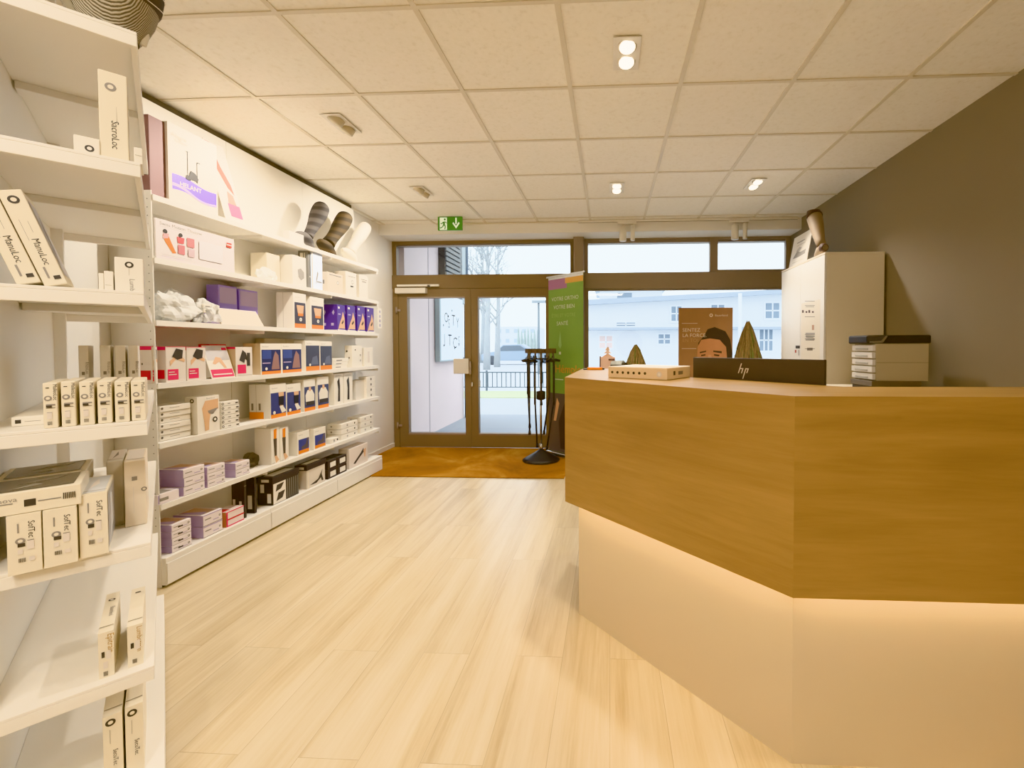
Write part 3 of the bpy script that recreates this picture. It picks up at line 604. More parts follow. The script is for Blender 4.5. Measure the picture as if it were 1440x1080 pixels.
main_carton(381, 393, 603, 5, 'tall carton with orange and grey leg picture, left of two on the sixth shelf', CARD, lb(), d=.12)
main_carton(393.5, 405.5, 602, 5, 'tall carton with orange and grey leg picture, right of two on the sixth shelf', CARD, lb(), d=.1)
ab = lambda: [('F', .08, .05, .95, .2, ORANGE), ('F', .08, .2, .95, .68, M((62, 74, 140), .45)), ('FP', [(.3, .22), (.9, .25), (.85, .5), (.95, .68), (.8, .68), (.65, .42), (.3, .34)], M((90, 84, 90), .5)), ('FT', 'Bauerfeind', .1, .85, .01, GREYINK)]
main_carton(418, 435, 609, 5, 'short orange banded ankle brace carton, left of two on the sixth shelf', CARD, ab(), d=.08)
main_carton(441, 458, 604, 5, 'short orange banded ankle brace carton, right of two on the sixth shelf', CARD, ab(), d=.09)
for j, (xl, xr, n) in enumerate(((466, 476, 1), (480, 503, 3), (507, 525, 3))):
    for i in range(n):
        main_carton(xl, xr, 600, 5, 'small dotted white carton, %s in the %s far group on the sixth shelf' % (('bottom', 'middle', 'topmost')[i], ('low single', 'nearer', 'farthest')[j]), CARD, [('FO', .35, .5, .009, INK, CARD), ('FO', .8, .55, .009, INK, INK), ('LO', .3, .5, .008, INK, CARD)], d=.13 if j else .08, zb=SZ[5]+(.048+.004*(j-1))*i, h=.045+.004*(j-1), X=-2.34)
# base level
BX = -2.325
for i in range(4):
    main_carton(240+.4*(i % 2), 268, 700, 6, 'white carton with lilac end, %s in the nearest stack of four on the base' % ('bottom', 'second', 'third', 'topmost')[i], CPK, st()+[('F', .3, .3, .55, .5, INK)], d=.16, zb=SZ[6]+.0375*i, h=.0365, X=BX, seams=False)
for i in range(2):
    main_carton(285, 312, 700, 6, 'wide lilac ended carton, %s of two beside the red striped carton on the base' % ('bottom', 'top')[i], CPK, st()+[('F', .0, .9, 1, 1, LILAC)], d=.18, zb=SZ[6]+.066*i, h=.064, X=BX)
main_carton(318, 343, 721, 6, 'white carton with red stripes and red top on the base', M((240, 222, 220), .5), [('F', 0, .42, 1, .52, RED), ('F', 0, .0, 1, .08, PINK), ('F', .0, 0, .08, 1, PINK), ('F', 0, .93, 1, 1, PINK), ('T', .0, .25, .4, .95, RED), ('L', .4, 0, 1, 1, M((190, 120, 80), .5))], d=.09, X=BX)
bk = lambda: [('L', .1, .12, .3, .5, CARD), ('L', .6, .08, .8, .45, CARD), ('F', 0, .84, 1, .86, LINE)]
main_carton(343, 346, 676, 6, 'black carton with two white labels, nearest of the black ones on the base', BLACKCARD, bk(), d=.085)
main_carton(357.5, 360.5, 672, 6, 'narrow black carton with a white label between two larger black ones on the base', BLACKCARD, [('L', .2, .12, .7, .5, CARD)], d=.06)
def lidded(xl, xr, yt, label, front, side, d, lidm, bodym, topm):
    y1 = px(xl, yt, BX).y; y2 = px(xr, yt, BX).y; w = y2-y1; h = px(xl, yt, BX).z-SZ[6]
    t = thing('shoe_box', label, 'box', (BX, y1, SZ[6]+.0005), math.pi/2)
    mb = MB(); mb.box(0, w, 0, d, 0, h-.004, bodym); decorate(mb, w, d, h, front+side); mb.build('box_body', t, bevel=.002)
    mb = MB(); mb.box(-.004, w+.004, -.004, d+.004, h*.78, h, lidm)
    mb.quad([(.03, .02, h+.0008), (w-.02, .02, h+.0008), (w-.02, d-.02, h+.0008), (.03, d-.02, h+.0008)], topm)
    mb.quad([(-.0046, d*.7, h*.83), (-.0046, d*.2, h*.83), (-.0046, d*.2, h*.93), (-.0046, d*.7, h*.93)], CARD)
    mb.build('lid', t, bevel=.002)
    return t
lidded(383, 420, 672, 'large black lidded carton with white labels and a brace picture on the base', [('F', .02, .02, .48, .75, CARD), ('FP', [(.1, .45), (.3, .5), (.42, .7), (.15, .68)], INK), ('FP', [(.12, .1), (.35, .15), (.45, .4), (.2, .38)], INK)]+[('F', .52+.08*i, .04, .565+.08*i, .75, GREYM) for i in range(6)], [('L', .2, .45, .45, .75, CARD), ('L', .65, .08, .9, .42, CARD)], .11, BLACKCARD, BLACKCARD, CARD)
lidded(431, 457, 655, 'tall white carton with black rim and a dark high heeled picture on the base', [('FP', [(.15, .12), (.6, .25), (.85, .6), (.8, .4), (.9, .1), (.8, .1), (.75, .25), (.5, .1)], INK), ('F', .05, .0, .1, .75, CARDY)], [], .09, BLACKCARD, M((222, 212, 198), .55), CARDY)
for i in range(2):
    for j in range(2):
        main_carton(461+13.6*j, 474+13.6*j, 660, 6, 'small black carton with white label, %s %s of the far four on the base' % (('lower', 'upper')[i], ('left', 'right')[j]), BLACKCARD, [('F', .25, .2, .85, .75, CARD)], d=.12, zb=SZ[6]+.077*i, h=.075, X=BX)
main_carton(491, 517, 632, 6, 'white carton with a dark arm brace picture at the far end of the base', M((232, 220, 210), .5), [('FP', [(.2, .2), (.6, .6), (.75, .8), (.8, .6), (.5, .35), (.3, .15)], INK), ('FP', [(.75, .7), (.9, .75), (.85, .3), (.8, .3)], SKIN)], d=.1, X=BX)
main_carton(482, 489, 640, 6, 'grey carton tucked left of the arm brace carton at the far end of the base', M((200, 190, 176), .6), [('L', .2, .2, .4, .8, GREYINK)], d=.08, X=-2.37)
# small hanging card past the shelf end
mb = MB(); mb.box(0, .075, 0, .002, 0, .20, CARD)
for i in range(4): mb.disc((.04, -.001, .03+.046*i), (1, 0, 0), (0, 0, 1), .012, M((150, 140, 170), .5), 12, .017)
p = px(531, 462, -2.56); o = mb.build('sample_card', None, (-2.33, 4.274, SZ[2]+.05), math.pi/2); 
mb2 = MB(); mb2.box(-.001, .02, .002, .006, .19, .275, WHITE).box(-.03, .02, .002, .03, .2708, .275, WHITE); mb2.build('hook', o)
tag(o, 'narrow white card with grey ovals at the far end of the third shelf', 'card')

# ------------------------------------------------------------------ near unit items
def sac(nm): return [('FO', .42, .83, .010, GREYINK, CARDY), ('FV', nm, .42, .46, .0185, INK), ('F', .60, .44, .61, .62, GREYINK), ('R', .1, .1, .3, .9, M((180, 176, 180), .5))]
near_carton(141, 182, 97, 1, .035, .045, 'tall narrow cream carton lettered SacroLoc on the second shelf of the angled unit', CARDY, sac('SacroLoc'), yb=235)
near_carton(104, 141, 206, 1, .03, .12, 'small white carton with a round mark left of the tall SacroLoc one', CARD, [('FO', .6, .4, .008, INK, CARD)], yb=228, h=.045)
near_carton(189, 201, 222, 1, .012, .1, 'tiny white carton at the outer corner of the second shelf of the angled unit', CARD, [('F', .1, .5, .9, .53, LINE)], yb=240, h=.04)
near_carton(56, 102, 212, 1, .12, .15, 'flat white carton lying behind the small one on the second shelf of the angled unit', CARD, [], yb=222, h=.02)
def mal(nm): return [('FO', .5, .9, .009, INK, CARDY), ('FV', nm, .42, .50, .0165, INK), ('F', .3, .48, .32, .7, GREYINK), ('F', .62, .56, .64, .68, GREYINK), ('F', .55, .06, .85, .1, INK), ('F', .3, .08, .4, .2, GREYINK), ('R', .1, .1, .8, .9, M((196, 196, 202), .5)), ('RP', [(.2, .2), (.5, .4), (.6, .8), (.3, .6)], GREYINK)]
for xl, xr, s in ((5, 50, 'left of the leaning pair'), (57, 88, 'right of the leaning pair')):
    P = C0+DU*.035; a = pp(xl, 412, P, DU); b = pp(xr, 412, P, DU); w = .036; vr = (b-C0).dot(NN)+.008
    o = carton(w, .12, .215, CARDY, mal('ManuLoc'), 'carton', tuple(P+NN*(vr-w)+Vector((0, 0, SZ[2]+.001+w*math.sin(.33)))), ang)
    o.rotation_euler = Matrix.Rotation(ang, 4, 'Z').to_euler()
    o.rotation_euler = (Matrix.Rotation(ang, 4, 'Z') @ Matrix.Rotation(-.30, 4, 'Y')).to_euler()
    o.location = tuple(P+NN*(vr-w*math.cos(.33))+Vector((0, 0, SZ[2]+.001)))
    # pivot: the right bottom edge rests on the shelf
    o.location.z = SZ[2]+.0012+w*math.sin(.33)*0
    R = (Matrix.Rotation(ang, 4, 'Z') @ Matrix.Rotation(-.30, 4, 'Y')); low = min((R @ Vector(c)).z for c in ((0, 0, 0), (w, 0, 0)))
    o.location.z = SZ[2]+.0012-low
    tag(o, 'tall cream carton lettered ManuLoc, tilted, %s on the third shelf' % s, 'box')
near_carton(162, 203, 361, 2, .05, .10, 'upright white carton with round mark at the outer end of the angled unit\'s third shelf', CARD, [('FO', .5, .8, .008, INK, CARD), ('FV', 'Lumbo', .5, .4, .014, GREYINK), ('F', .48, .5, .49, .7, LINE)], yb=416)
near_carton(147, 160, 381, 2, .055, .12, 'short white carton next to the upright one on the third shelf of the angled unit', CARD, [('F', .1, .3, .8, .32, LINE)], yb=416)
near_carton(139, 146, 384, 2, .10, .12, 'thin white carton edge on behind the short one on the angled unit\'s third shelf', CARD, [], yb=405)
# shelf four: six boxes
fb = lambda nm: [('FV', nm, .72, .97, .009, INK), ('F', .2, .88, .45, .9, INK), ('FO', .35, .66, .006, GREYINK, CARDY), ('F', .2, .5, .85, .53, GREYINK), ('F', .2, .46, .6, .5, INK), ('F', .2, .44, .85, .452, INK), ('F', .25, .2, .6, .36, GC), ('F', .25, .34, .6, .35, GREYINK)]+barcode('F', .28, .07, .62, .15)
ords = ('first', 'second', 'third', 'fourth', 'fifth', 'sixth')
for i, xl in enumerate((61.5, 87, 113, 138, 162.5, 185.5)):
    near_carton(xl, xl+20.5, [539, 537, 537, 536, 536, 536][i], 3, .012+.004*(i % 2), .19, 'narrow barcoded cream carton, %s from the left in the row of six' % ords[i], CARDY, fb('MalleoLoc'), yb=600)
for i, (xl, xr) in enumerate(((112, 126), (142, 157), (163, 178), (183, 196))):
    near_carton(xl, xr, 486, 3, .36, .14, 'taller cream carton standing behind the row of six, %s from the left' % ords[i], CARD, [('FV', 'RhizoLoc', .7, .75, .0095, GREYINK), ('F', .2, .4, .6, .5, GC), ('F', .3, .55, .6, .6, GREYINK)], yb=560)
near_carton(15, 62, 572, 3, .10, .14, 'flat cream carton lying left of the row of six barcoded cartons on the angled unit', CARD, [('F', .12, .3, .3, .7, INK), ('F', .4, .45, .9, .5, GREYINK)], yb=585, h=.022)
# shelf five
g5 = lambda nm: [('FV', nm, .62, .88, .0135, INK), ('F', .3, .7, .35, .86, GREYINK), ('FO', .38, .56, .007, GREYINK, CARDY), ('F', .3, .46, .52, .52, INK), ('F', .58, .4, .78, .56, GC), ('F', .58, .55, .78, .56, INK), ('F', .3, .34, .45, .42, GC), ('F', .62, .2, .8, .27, GC)]+barcode('F', .32, .2, .54, .27)
near_carton(11, 60, 718, 4, -.025, .18, 'cream carton lettered SofTec, left of the front three under the flat box', CARDY, g5('SofTec'), yb=803, h=.13)
near_carton(62.5, 110, 706, 4, -.025, .18, 'cream carton lettered SofTec, right one under the flat box on the fifth shelf', CARDY, g5('SofTec'), yb=803, h=.13)
near_carton(113, 153, 697, 4, -.012, .2, 'cream carton with a clear side window right of the flat box on the fifth shelf', CARDY, g5('SofTec')+[('R', .06, .06, .96, .94, M((170, 170, 172), .3)), ('RP', [(.2, .1), (.4, .5), (.3, .9), (.6, .8), (.7, .3)], M((214, 214, 214), .4)), ('T', .06, .05, .92, .95, M((206, 208, 210), .5)), ('TP', [(.3, .3), (.6, .5), (.5, .8), (.35, .6)], GC)], yb=790)
near_carton(175, 206, 650, 4, .17, .2, 'tall white carton at the outer end of the fifth shelf, set back from the others', M((240, 226, 204), .6), [('F', .35, .7, .6, .76, GREYINK), ('FO', .9, .55, .006, GREYINK, CARDY), ('F', .4, .2, .42, .6, GC), ('T', .1, .1, .9, .9, GC)], yb=700)
near_carton(150, 174, 650, 4, .21, .19, 'white carton set back between the windowed and the tall outer one on the fifth shelf', M((226, 220, 208), .6), [('T', .1, .1, .9, .9, GC), ('TP', [(.3, .2), (.6, .5), (.5, .8)], GREYINK)], yb=680)
# flat box on top of them
P = C0-DU*.02; a = pp(-8, 700, P, DU); b = pp(114, 690, P, DU); vr = (b-C0).dot(NN); w = vr+.26
def flat_box(P, vr, w, d, z, label):
    t = thing('windowed_box', label, 'box', tuple(P+NN*(vr-w)+Vector((0, 0, z))), ang)
    mb = MB(); mb.box(0, w, 0, d, 0, .048, CARDY)
    dd = [('F', .45, .3, .56, .62, INK), ('F', .58, .45, .8, .5, GREYINK), ('F', .1, .5, .35, .55, GREYINK), ('FT', 'Spinova', .1, .6, .014, GREYINK)]+barcode('F', .82, .38, .95, .68)
    decorate(mb, w, d, .048, dd); mb.build('box_body', t, bevel=.002)
    mb = MB(); mb.quad([(.012, .012, .0492), (w-.012, .012, .0492), (w-.012, d-.012, .0492), (.012, d-.012, .0492)], M((92, 86, 74), .25, name='brown_window_film'))
    mb.quad([(.04, .03, .0496), (w*.6, .05, .0496), (w*.5, .07, .0496), (.06, .05, .0496)], M((150, 144, 132), .4)); mb.quad([(w*.3, d*.5, .0496), (w*.7, d*.6, .0496), (w*.8, d*.8, .0496), (w*.5, d*.7, .0496)], M((128, 122, 108), .4))
    mb.build('window', t)
flat_box(P, vr, w, .155, SZ[4]+.1315, 'flat cream box with dark window lid lying on the SofTec cartons, nearer of the two')
flat_box(C0+DU*.14, vr-.005, w-.005, .16, SZ[4]+.1315, 'flat cream box with dark window lid lying behind the nearer one on the fifth shelf')
near_carton(20, 108, 700, 4, .16, .14, 'wide plain cream carton supporting the rear flat box on the fifth shelf', CARDY, [('F', .5, .0, .505, 1, LINE)], yb=760, h=.13)
# shelf six and base
near_carton(139, 161, 892, 5, .025, .24, 'slim barcoded cream carton, left of two upright on the angled unit\'s sixth shelf', CARDY, [('FV', 'Epitrain', .62, .95, .016, M((180, 140, 70), .5)), ('F', .2, .45, .4, .58, INK), ('F', .5, .4, .8, .58, GC), ('F', .3, .2, .6, .35, GC), ('TO', .5, .8, .007, INK, CARD), ('TV', 'Bauerfeind', .5, .6, .013, GREYINK)]+barcode('F', .3, .04, .6, .14), yb=945)
near_carton(180, 202, 882, 5, .03, .24, 'slim barcoded cream carton, right of two upright on the angled unit\'s sixth shelf', CARDY, [('FV', 'Lumbotrain', .62, .95, .014, M((180, 140, 70), .5)), ('F', .2, .45, .4, .58, INK), ('F', .5, .4, .8, .62, GC), ('T', .3, .85, .7, .88, INK)]+barcode('F', .3, .08, .6, .18), yb=935)
near_carton(146, 174, 1010, 6, .03, .22, 'slim cream carton with round mark, left of two on the angled unit\'s base', CARDY, [('FO', .4, .9, .009, INK, CARDY), ('FV', 'SecuTec', .5, .5, .012, INK), ('F', .35, .6, .37, .8, GREYINK), ('TO', .6, .9, .007, INK, CARD), ('TV', 'Genu', .5, .6, .013, GREYINK)], yb=1080)
near_carton(177.5, 203, 996, 6, .032, .22, 'slim cream carton with round mark, right of two on the angled unit\'s base', CARDY, [('FO', .4, .9, .009, INK, CARDY), ('FV', 'SecuTec', .5, .5, .012, INK), ('F', .35, .6, .37, .8, GREYINK), ('T', .3, .85, .7, .88, INK)], yb=1070)

# back support on top
KN = knit_mat('ribbed_knit', (96, 88, 74), (190, 182, 164), 60, 'Y', dist=1.2)
def band(mb, ctr, prof, m, a0, a1, n=30, T=None, thick=.006):
    # prof: list of (radius, z); swept elliptical shell
    vs = []; fs = []
    for (r, z, sx) in prof:
        for k in range(n+1):
            a = a0+(a1-a0)*k/n; vs.append((r*math.cos(a)*sx, r*math.sin(a), z))
    for i in range(len(prof)-1):
        for k in range(n):
            q = i*(n+1)+k; fs.append((q, q+1, q+n+2, q+n+1))
    mb.add([Vector(v)+Vector(ctr) for v in vs], fs, m, True, T)
t = thing('back_support', 'grey ribbed knit back support with dark band and white piping atop the angled unit', 'back support', tuple(C0+DU*.075-NN*.05+Vector((0, 0, SZ[0]+.001))), ang); t.scale = (.5, .62, .78)
mb = MB(); band(mb, (0, 0, 0), [(.085, 0, 1.25), (.105, .03, 1.3), (.13, .08, 1.3), (.145, .13, 1.3)], KN, 0, 2*math.pi); mb.build('knit_panel', t)
mb = MB(); band(mb, (0, 0, 0), [(.138, .11, 1.3), (.15, .13, 1.3), (.157, .17, 1.3), (.158, .23, 1.3), (.155, .30, 1.3)], M((70, 62, 58), .75, name='dark_band'), 0, 2*math.pi); mb.build('dark_band', t)
mb = MB()
for zz, rr in ((.135, .1535), (.175, .160), (.215, .161)):
    pts = [(rr*1.3*math.cos(a*math.pi/24), rr*math.sin(a*math.pi/24), zz+.018*math.sin(a*math.pi/12)) for a in range(49)]
    mb.loft(pts, .0016, CARD, 6)
mb.build('piping', t)
mb = MB(); band(mb, (0, 0, 0), [(.086, .0, 1.27), (.107, .03, 1.33), (.132, .08, 1.33), (.149, .14, 1.33)], M((150, 142, 122), .7), math.pi*1.12, math.pi*1.22); mb.build('seam_tape', t)
mb = MB(); mb.loft([(.11, -.02, .07), (.125, -.02, .03), (.12, -.02, -.0), ], [.03, .02, .012], M((226, 218, 200), .6), 10, flat=.6); mb.build('mesh_end', t)
t.location.z = SZ[0]+.002

# ------------------------------------------------------------------ counter
cw = [(-.205, 1.98), (.518, 1.24), (2.125, 1.235)]
inner_corner = (.817, 1.56)
top_poly = [(-.205, 1.98), (.518, 1.24), (2.125, 1.235), (2.125, 1.56), (.817, 1.56), (.19, 2.20), (.19, 2.78), (-.17, 2.78)]
def inset(poly, d):
    n = len(poly); out = []
    for i in range(n):
        p0, p1, p2 = Vector(poly[i-1]), Vector(poly[i]), Vector(poly[(i+1) % n])
        a = (p1-p0).normalized(); b = (p2-p1).normalized(); na = Vector((-a.y, a.x)); nb = Vector((-b.y, b.x))
        k = (na+nb).normalized(); out.append(tuple(p1+k*(d/max(.2, k.dot(na)))))
    return out
t = thing('reception_counter', 'angled reception counter with oak upper panels over a recessed cream plinth', 'counter', (.518, 1.24, 0))
def rel(poly): return [(x-.518, y-1.24) for x, y in poly]
ZT, ZBt = 1.11, .537
pl = inset(top_poly, .06)
mb = MB(); mb.prism(rel(pl), 0, ZBt+.03, M((214, 195, 164), .5, name='cream_laminate'))
mb.build('plinth', t)
MB().prism(rel(inset(top_poly, .022)), ZBt+.03, ZBt+.05, CARDY).build('soffit', t)
# panels with local x along their length
def panel(p, q, nm, e0=0, e1=0):
    p, q = Vector(p), Vector(q); L = (q-p).length; a = math.atan2(q.y-p.y, q.x-p.x)
    mb = MB(); mb.prism([(0, 0), (L, 0), (L-e1, .02), (e0, .02)], ZBt, ZT-.0, WOOD)
    o = mb.build(nm, t, (p.x-.518, p.y-1.24, 0), a); return o
panel(cw[0], cw[1], 'front_panel', .0, .0083); panel(cw[1], cw[2], 'side_panel', .0083, 0); panel((-.17, 2.78), (-.205, 1.98), 'end_panel', 0, .0)
mb = MB(); T = Matrix.Rotation(0, 4, 'Z'); mb.prism(rel(inset(top_poly, .0195)), ZT-.02, ZT-.0002, WOOD)
o = mb.build('worktop', t)
LED = M((255, 226, 180), .5, emit=42, name='led_strip')
mb = MB()
for p, q in ((pl[0], pl[1]), (pl[1], pl[2])):
    p, q = Vector(p), Vector(q); d = (q-p).normalized(); nr = Vector((d.y, -d.x))
    vs = [p+nr*.012, q+nr*.012, q+nr*.024, p+nr*.024]
    mb.add([(v.x-.518, v.y-1.24, ZBt+.028) for v in vs]+[(v.x-.518, v.y-1.24, ZBt+.0295) for v in vs], [(0, 1, 2, 3), (7, 6, 5, 4), (0, 4, 5, 1), (1, 5, 6, 2), (2, 6, 7, 3), (3, 7, 4, 0)], LED)
mb.build('led_strip', t)

# white flat box on counter
a = pz(855, 531, ZT); b = pz(938, 535, ZT); aa = math.atan2(b.y-a.y, b.x-a.x); L = (b-a).length
dd = [('FO', .08+.095*i, .5, .006, INK, INK) for i in range(7)]+[('FO', .88, .45, .012, GC, CARD), ('R', .25, .35, .33, .7, INK), ('R', .45, .35, .65, .65, GREYINK)]
o = carton(L, .24, .05, M((240, 214, 178), .55, name='cream_card_warm'), dd+[('T', .02, .02, .98, .98, CARD)], 'carton', (a.x, a.y, ZT+.0005), aa, seams=False); tag(o, 'flat cream carton with a row of small dots on the counter top', 'box')
# orange thing
a = pz(820, 520, ZT); b = pz(850, 520, ZT)
mb = MB(); w = b.x-a.x
mb.box(0, w*.2, -.012, .012, 0, .006, BLACK).box(w*.2, w*.9, -.018, .02, 0, .014, ORANGE).box(w*.9, w, -.01, .01, 0, .01, BLACK)
o = mb.build('tape_gun', None, (a.x, a.y, ZT+.0005), .05, bevel=.003); tag(o, 'small flat orange and black hand tool at the far end of the counter top', 'tool')
# monitor
ml = pz(969, 530, ZT); mr = pz(1155, 541, ZT); ml = Vector((ml.x, ml.y, 0)); mr = Vector((mr.x, mr.y, 0)); dm = (mr-ml); L = dm.length; dm.normalize(); nb = Vector((-dm.y, dm.x, 0)); am = math.atan2(dm.y, dm.x)
t = thing('computer_monitor', 'black monitor seen from behind with a slanted silver two letter logo, over the counter edge', 'monitor', tuple(ml+nb*.03+Vector((0, 0, .76))), am)
zt = 1.20-.76
mb = MB(); mb.box(0, L, 0, .022, .10, zt, M((62, 52, 44), .5, name='dark_plastic')); bc = mb.build('back_cover', t, bevel=.003)
mb = MB(); mb.box(.004, L-.004, .022, .028, .104, zt-.004, BLACK); mb.build('screen', t)
mb = MB(); lc = Vector((L*.44, -.0012, zt-.052)); SIL = M((225, 215, 195), .3, .3)
def bar(x0, z0, x1, z1, w=.0045): mb.quad([lc+Vector((x0-w/2, 0, z0)), lc+Vector((x0+w/2, 0, z0)), lc+Vector((x1+w/2, 0, z1)), lc+Vector((x1-w/2, 0, z1))], SIL)
bar(-.022, -.012, -.008, .030); bar(-.008, -.012, -.001, .010); bar(-.014, .008, -.003, .010, .004); bar(-.002, -.035, .012, .010); bar(.016, -.010, .023, .010); bar(.010, .009, .022, .010, .004)
mb.quad([lc+Vector((-.014, 0, .006)), lc+Vector((-.001, 0, .006)), lc+Vector((0, 0, .010)), lc+Vector((-.013, 0, .010))], SIL)
mb.quad([lc+Vector((.009, 0, .006)), lc+Vector((.021, 0, .006)), lc+Vector((.022, 0, .010)), lc+Vector((.010, 0, .010))], SIL)
mb.build('logo', bc)
mb = MB(); mb.box(L/2-.03, L/2+.03, .03, .05, 0.01, .25, BLACK); mb.box(L/2-.03, L/2+.03, .022, .032, .15, .25, BLACK); mb.box(L/2-.12, L/2+.12, .0, .18, 0, .012, BLACK); mb.build('stand', t, bevel=.003)
# desk behind
mb = MB(); mb.prism([(.83, 1.58), (2.1, 1.58), (2.1, 2.2), (.9, 2.2), (.62, 2.45), (.24, 2.45), (.24, 2.2)], .73, .758, WHITE)
tk = thing('staff_desk', 'white staff desk behind the oak counter carrying the monitor', 'desk', (0, 0, 0))
mb.build('desktop', tk)
for x, y in ((.9, 1.66), (2.03, 1.66), (2.03, 2.12), (.32, 2.38)): MB().box(x-.025, x+.025, y-.025, y+.025, 0, .73, WHITE).build('leg', tk)

# display table by the window with poster and dried trees
t = thing('window_display_table', 'white display table in front of the shop window behind the counter', 'table', (-.15, 4.4, 0))
MB().box(0, 1.75, 0, .6, .86, .9, WHITE).build('tabletop', t, bevel=.003)
for x in (.04, 1.69):
    for y in (.04, .54): MB().box(x-.02, x+.02, y-.02, y+.02, 0, .86, WHITE).build('leg', t)
YP = 4.5
a = py(954, 520, YP); b = py(1030, 520, YP); w = b.x-a.x; ht = py(954, 433, YP).z-.9
BROWN = M((150, 112, 84), .5, noise=.22, nscale=5, name='brown_print')
t = thing('countertop_poster', 'brown standing poster with a dark haired man and white slogan by the window', 'poster', (a.x, YP, .9005))
mb = MB(); mb.box(0, w, 0, .012, 0, ht, BROWN)
yv = lambda y: (py(990, y, YP).z-.9)/ht
xv = lambda x: (py(x, 480, YP).x-a.x)/w
HAIR = M((52, 42, 38), .6); FACE = M((190, 132, 100), .6, noise=.12, nscale=14); LET = M((226, 208, 186), .5)
deco = [('FP', [(xv(1030), yv(520)), (xv(1030), yv(497)), (xv(1027), yv(478)), (xv(1020), yv(466)), (xv(1005), yv(460)), (xv(995), yv(463)), (xv(990), yv(472)), (xv(982), yv(482)), (xv(981), yv(520))], HAIR),
        ('FP', [(xv(980), yv(520)), (xv(981), yv(488)), (xv(986), yv(478)), (xv(998), yv(476)), (xv(1012), yv(478)), (xv(1021), yv(488)), (xv(1024), yv(520))], FACE),
        ('FP', [(xv(984), yv(495)), (xv(993), yv(493)), (xv(993), yv(495)), (xv(984), yv(497))], HAIR), ('FP', [(xv(1003), yv(493)), (xv(1015), yv(494)), (xv(1015), yv(497)), (xv(1003), yv(495))], HAIR),
        ('FP', [(xv(986), yv(499)), (xv(992), yv(498)), (xv(992), yv(500)), (xv(986), yv(501))], HAIR), ('FP', [(xv(1004), yv(498)), (xv(1012), yv(499)), (xv(1011), yv(501)), (xv(1004), yv(500))], HAIR),
        ('FP', [(xv(996), yv(499)), (xv(1000), yv(499)), (xv(1002), yv(509)), (xv(995), yv(509))], M((205, 150, 118), .6)),
        ('F', .06, yv(455), .35, yv(454.4), LET), ('F', .06, yv(490.5), .33, yv(489.9), LET),
        ('FT', 'SENTEZ', .07, yv(466.5), .052, LET), ('FT', 'LA FORCE.', .07, yv(474), .052, LET), ('FT', 'EN TOI.', .07, yv(481), .05, M((180, 140, 108), .5)),
        ('FO', .6, yv(443.5), .018, LET, BROWN), ('FT', 'Bauerfeind', .67, yv(445), .03, LET)]
decorate(mb, w, .012, ht, deco); mb.build('printed_board', t)
MB().add([(w*.4, .013, .02), (w*.6, .013, .02), (w*.6, .013, ht*.5), (w*.4, .013, ht*.5), (w*.4, .12, 0), (w*.6, .12, 0)], [(3, 2, 5, 4), (0, 1, 2, 3)], CARD).build('strut', t)
TWIG = M((158, 134, 98), .9, noise=.5, nscale=40, name='dried_twigs'); TWIG2 = M((120, 124, 78), .9, noise=.4, nscale=30)
def twig_tree(px_, ytop, r, label, Y=4.7, seed=1):
    top = py(px_, ytop, Y); hh = top.z-.9; random.seed(seed)
    t = thing('dried_twig_tree', label, 'decoration', (top.x, Y, .9005))
    mb = MB(); mb.lathe([(r*.92, 0), (r*.8, hh*.3), (r*.45, hh*.65), (r*.12, hh*.95), (.004, hh*.97)], TWIG, 16); mb.build('core', t)
    mb = MB()
    for i in range(190):
        a = random.random()*6.283; z1 = hh*(.25+.75*random.random()**.8); z0 = max(0, z1-hh*(.25+.3*random.random())); rr = lambda z: r*(1-(z/hh)**1.25)*1.02+.007
        j = random.uniform(-.25, .25)
        mb.loft([(rr(z1)*math.cos(a), rr(z1)*math.sin(a), z1), ((rr((z0+z1)/2)+.012)*math.cos(a+j/2), (rr((z0+z1)/2)+.012)*math.sin(a+j/2), (z0+z1)/2), (rr(z0)*random.uniform(1, 1.25)*math.cos(a+j), rr(z0)*random.uniform(1, 1.25)*math.sin(a+j), z0)], [.004, .007, .003], TWIG if i % 4 else TWIG2, 4, caps=False)
    o = mb.build('twigs', t); o['kind'] = 'stuff'
twig_tree(1052, 450, .155, 'taller cone shaped dried twig tree between the brown poster and the white cabinet', seed=4)
twig_tree(894, 484, .125, 'shorter cone shaped dried twig tree behind the flat carton on the counter', seed=9)
# pink star ornament & dark log ornament
p = py(853, 512, 4.6)
t = thing('ornament_house', 'pale pink ornament with a little tree shape, left of the dark log ornament', 'decoration', (p.x, 4.6, .9005))
PK = M((236, 196, 176), .7)
z = lambda y: py(853, y, 4.6).z-.9
mb = MB(); mb.box(-.07, .09, -.03, .03, 0, z(502), PK); mb.box(-.075, -.06, -.032, .032, 0, z(501), M((120, 96, 92), .6)); mb.box(.02, .085, -.034, .0, z(507), z(504.5), M((110, 80, 76), .6)); mb.build('block', t, bevel=.003)
mb = MB()
for i, (w0, ya, yb) in enumerate(((.06, 502, 497), (.045, 497, 493), (.03, 493, 488))):
    mb.add([(-w0+.01, 0, z(ya)), (w0+.01, 0, z(ya)), (.012+.006, 0, z(yb)), (.012-.006, 0, z(yb)), (-w0+.01, .015, z(ya)), (w0+.01, .015, z(ya)), (.018, .015, z(yb)), (.006, .015, z(yb))], [(0, 1, 2, 3), (7, 6, 5, 4), (0, 4, 5, 1), (1, 5, 6, 2), (2, 6, 7, 3), (3, 7, 4, 0)], M((244, 206, 176), .7))
mb.build('little_tree', t)
p = py(871, 505, 4.48)
t = thing('log_ornament', 'dark log ornament with pale top between the pink ornament and the short twig tree', 'decoration', (p.x, 4.55, .9005), -.5)
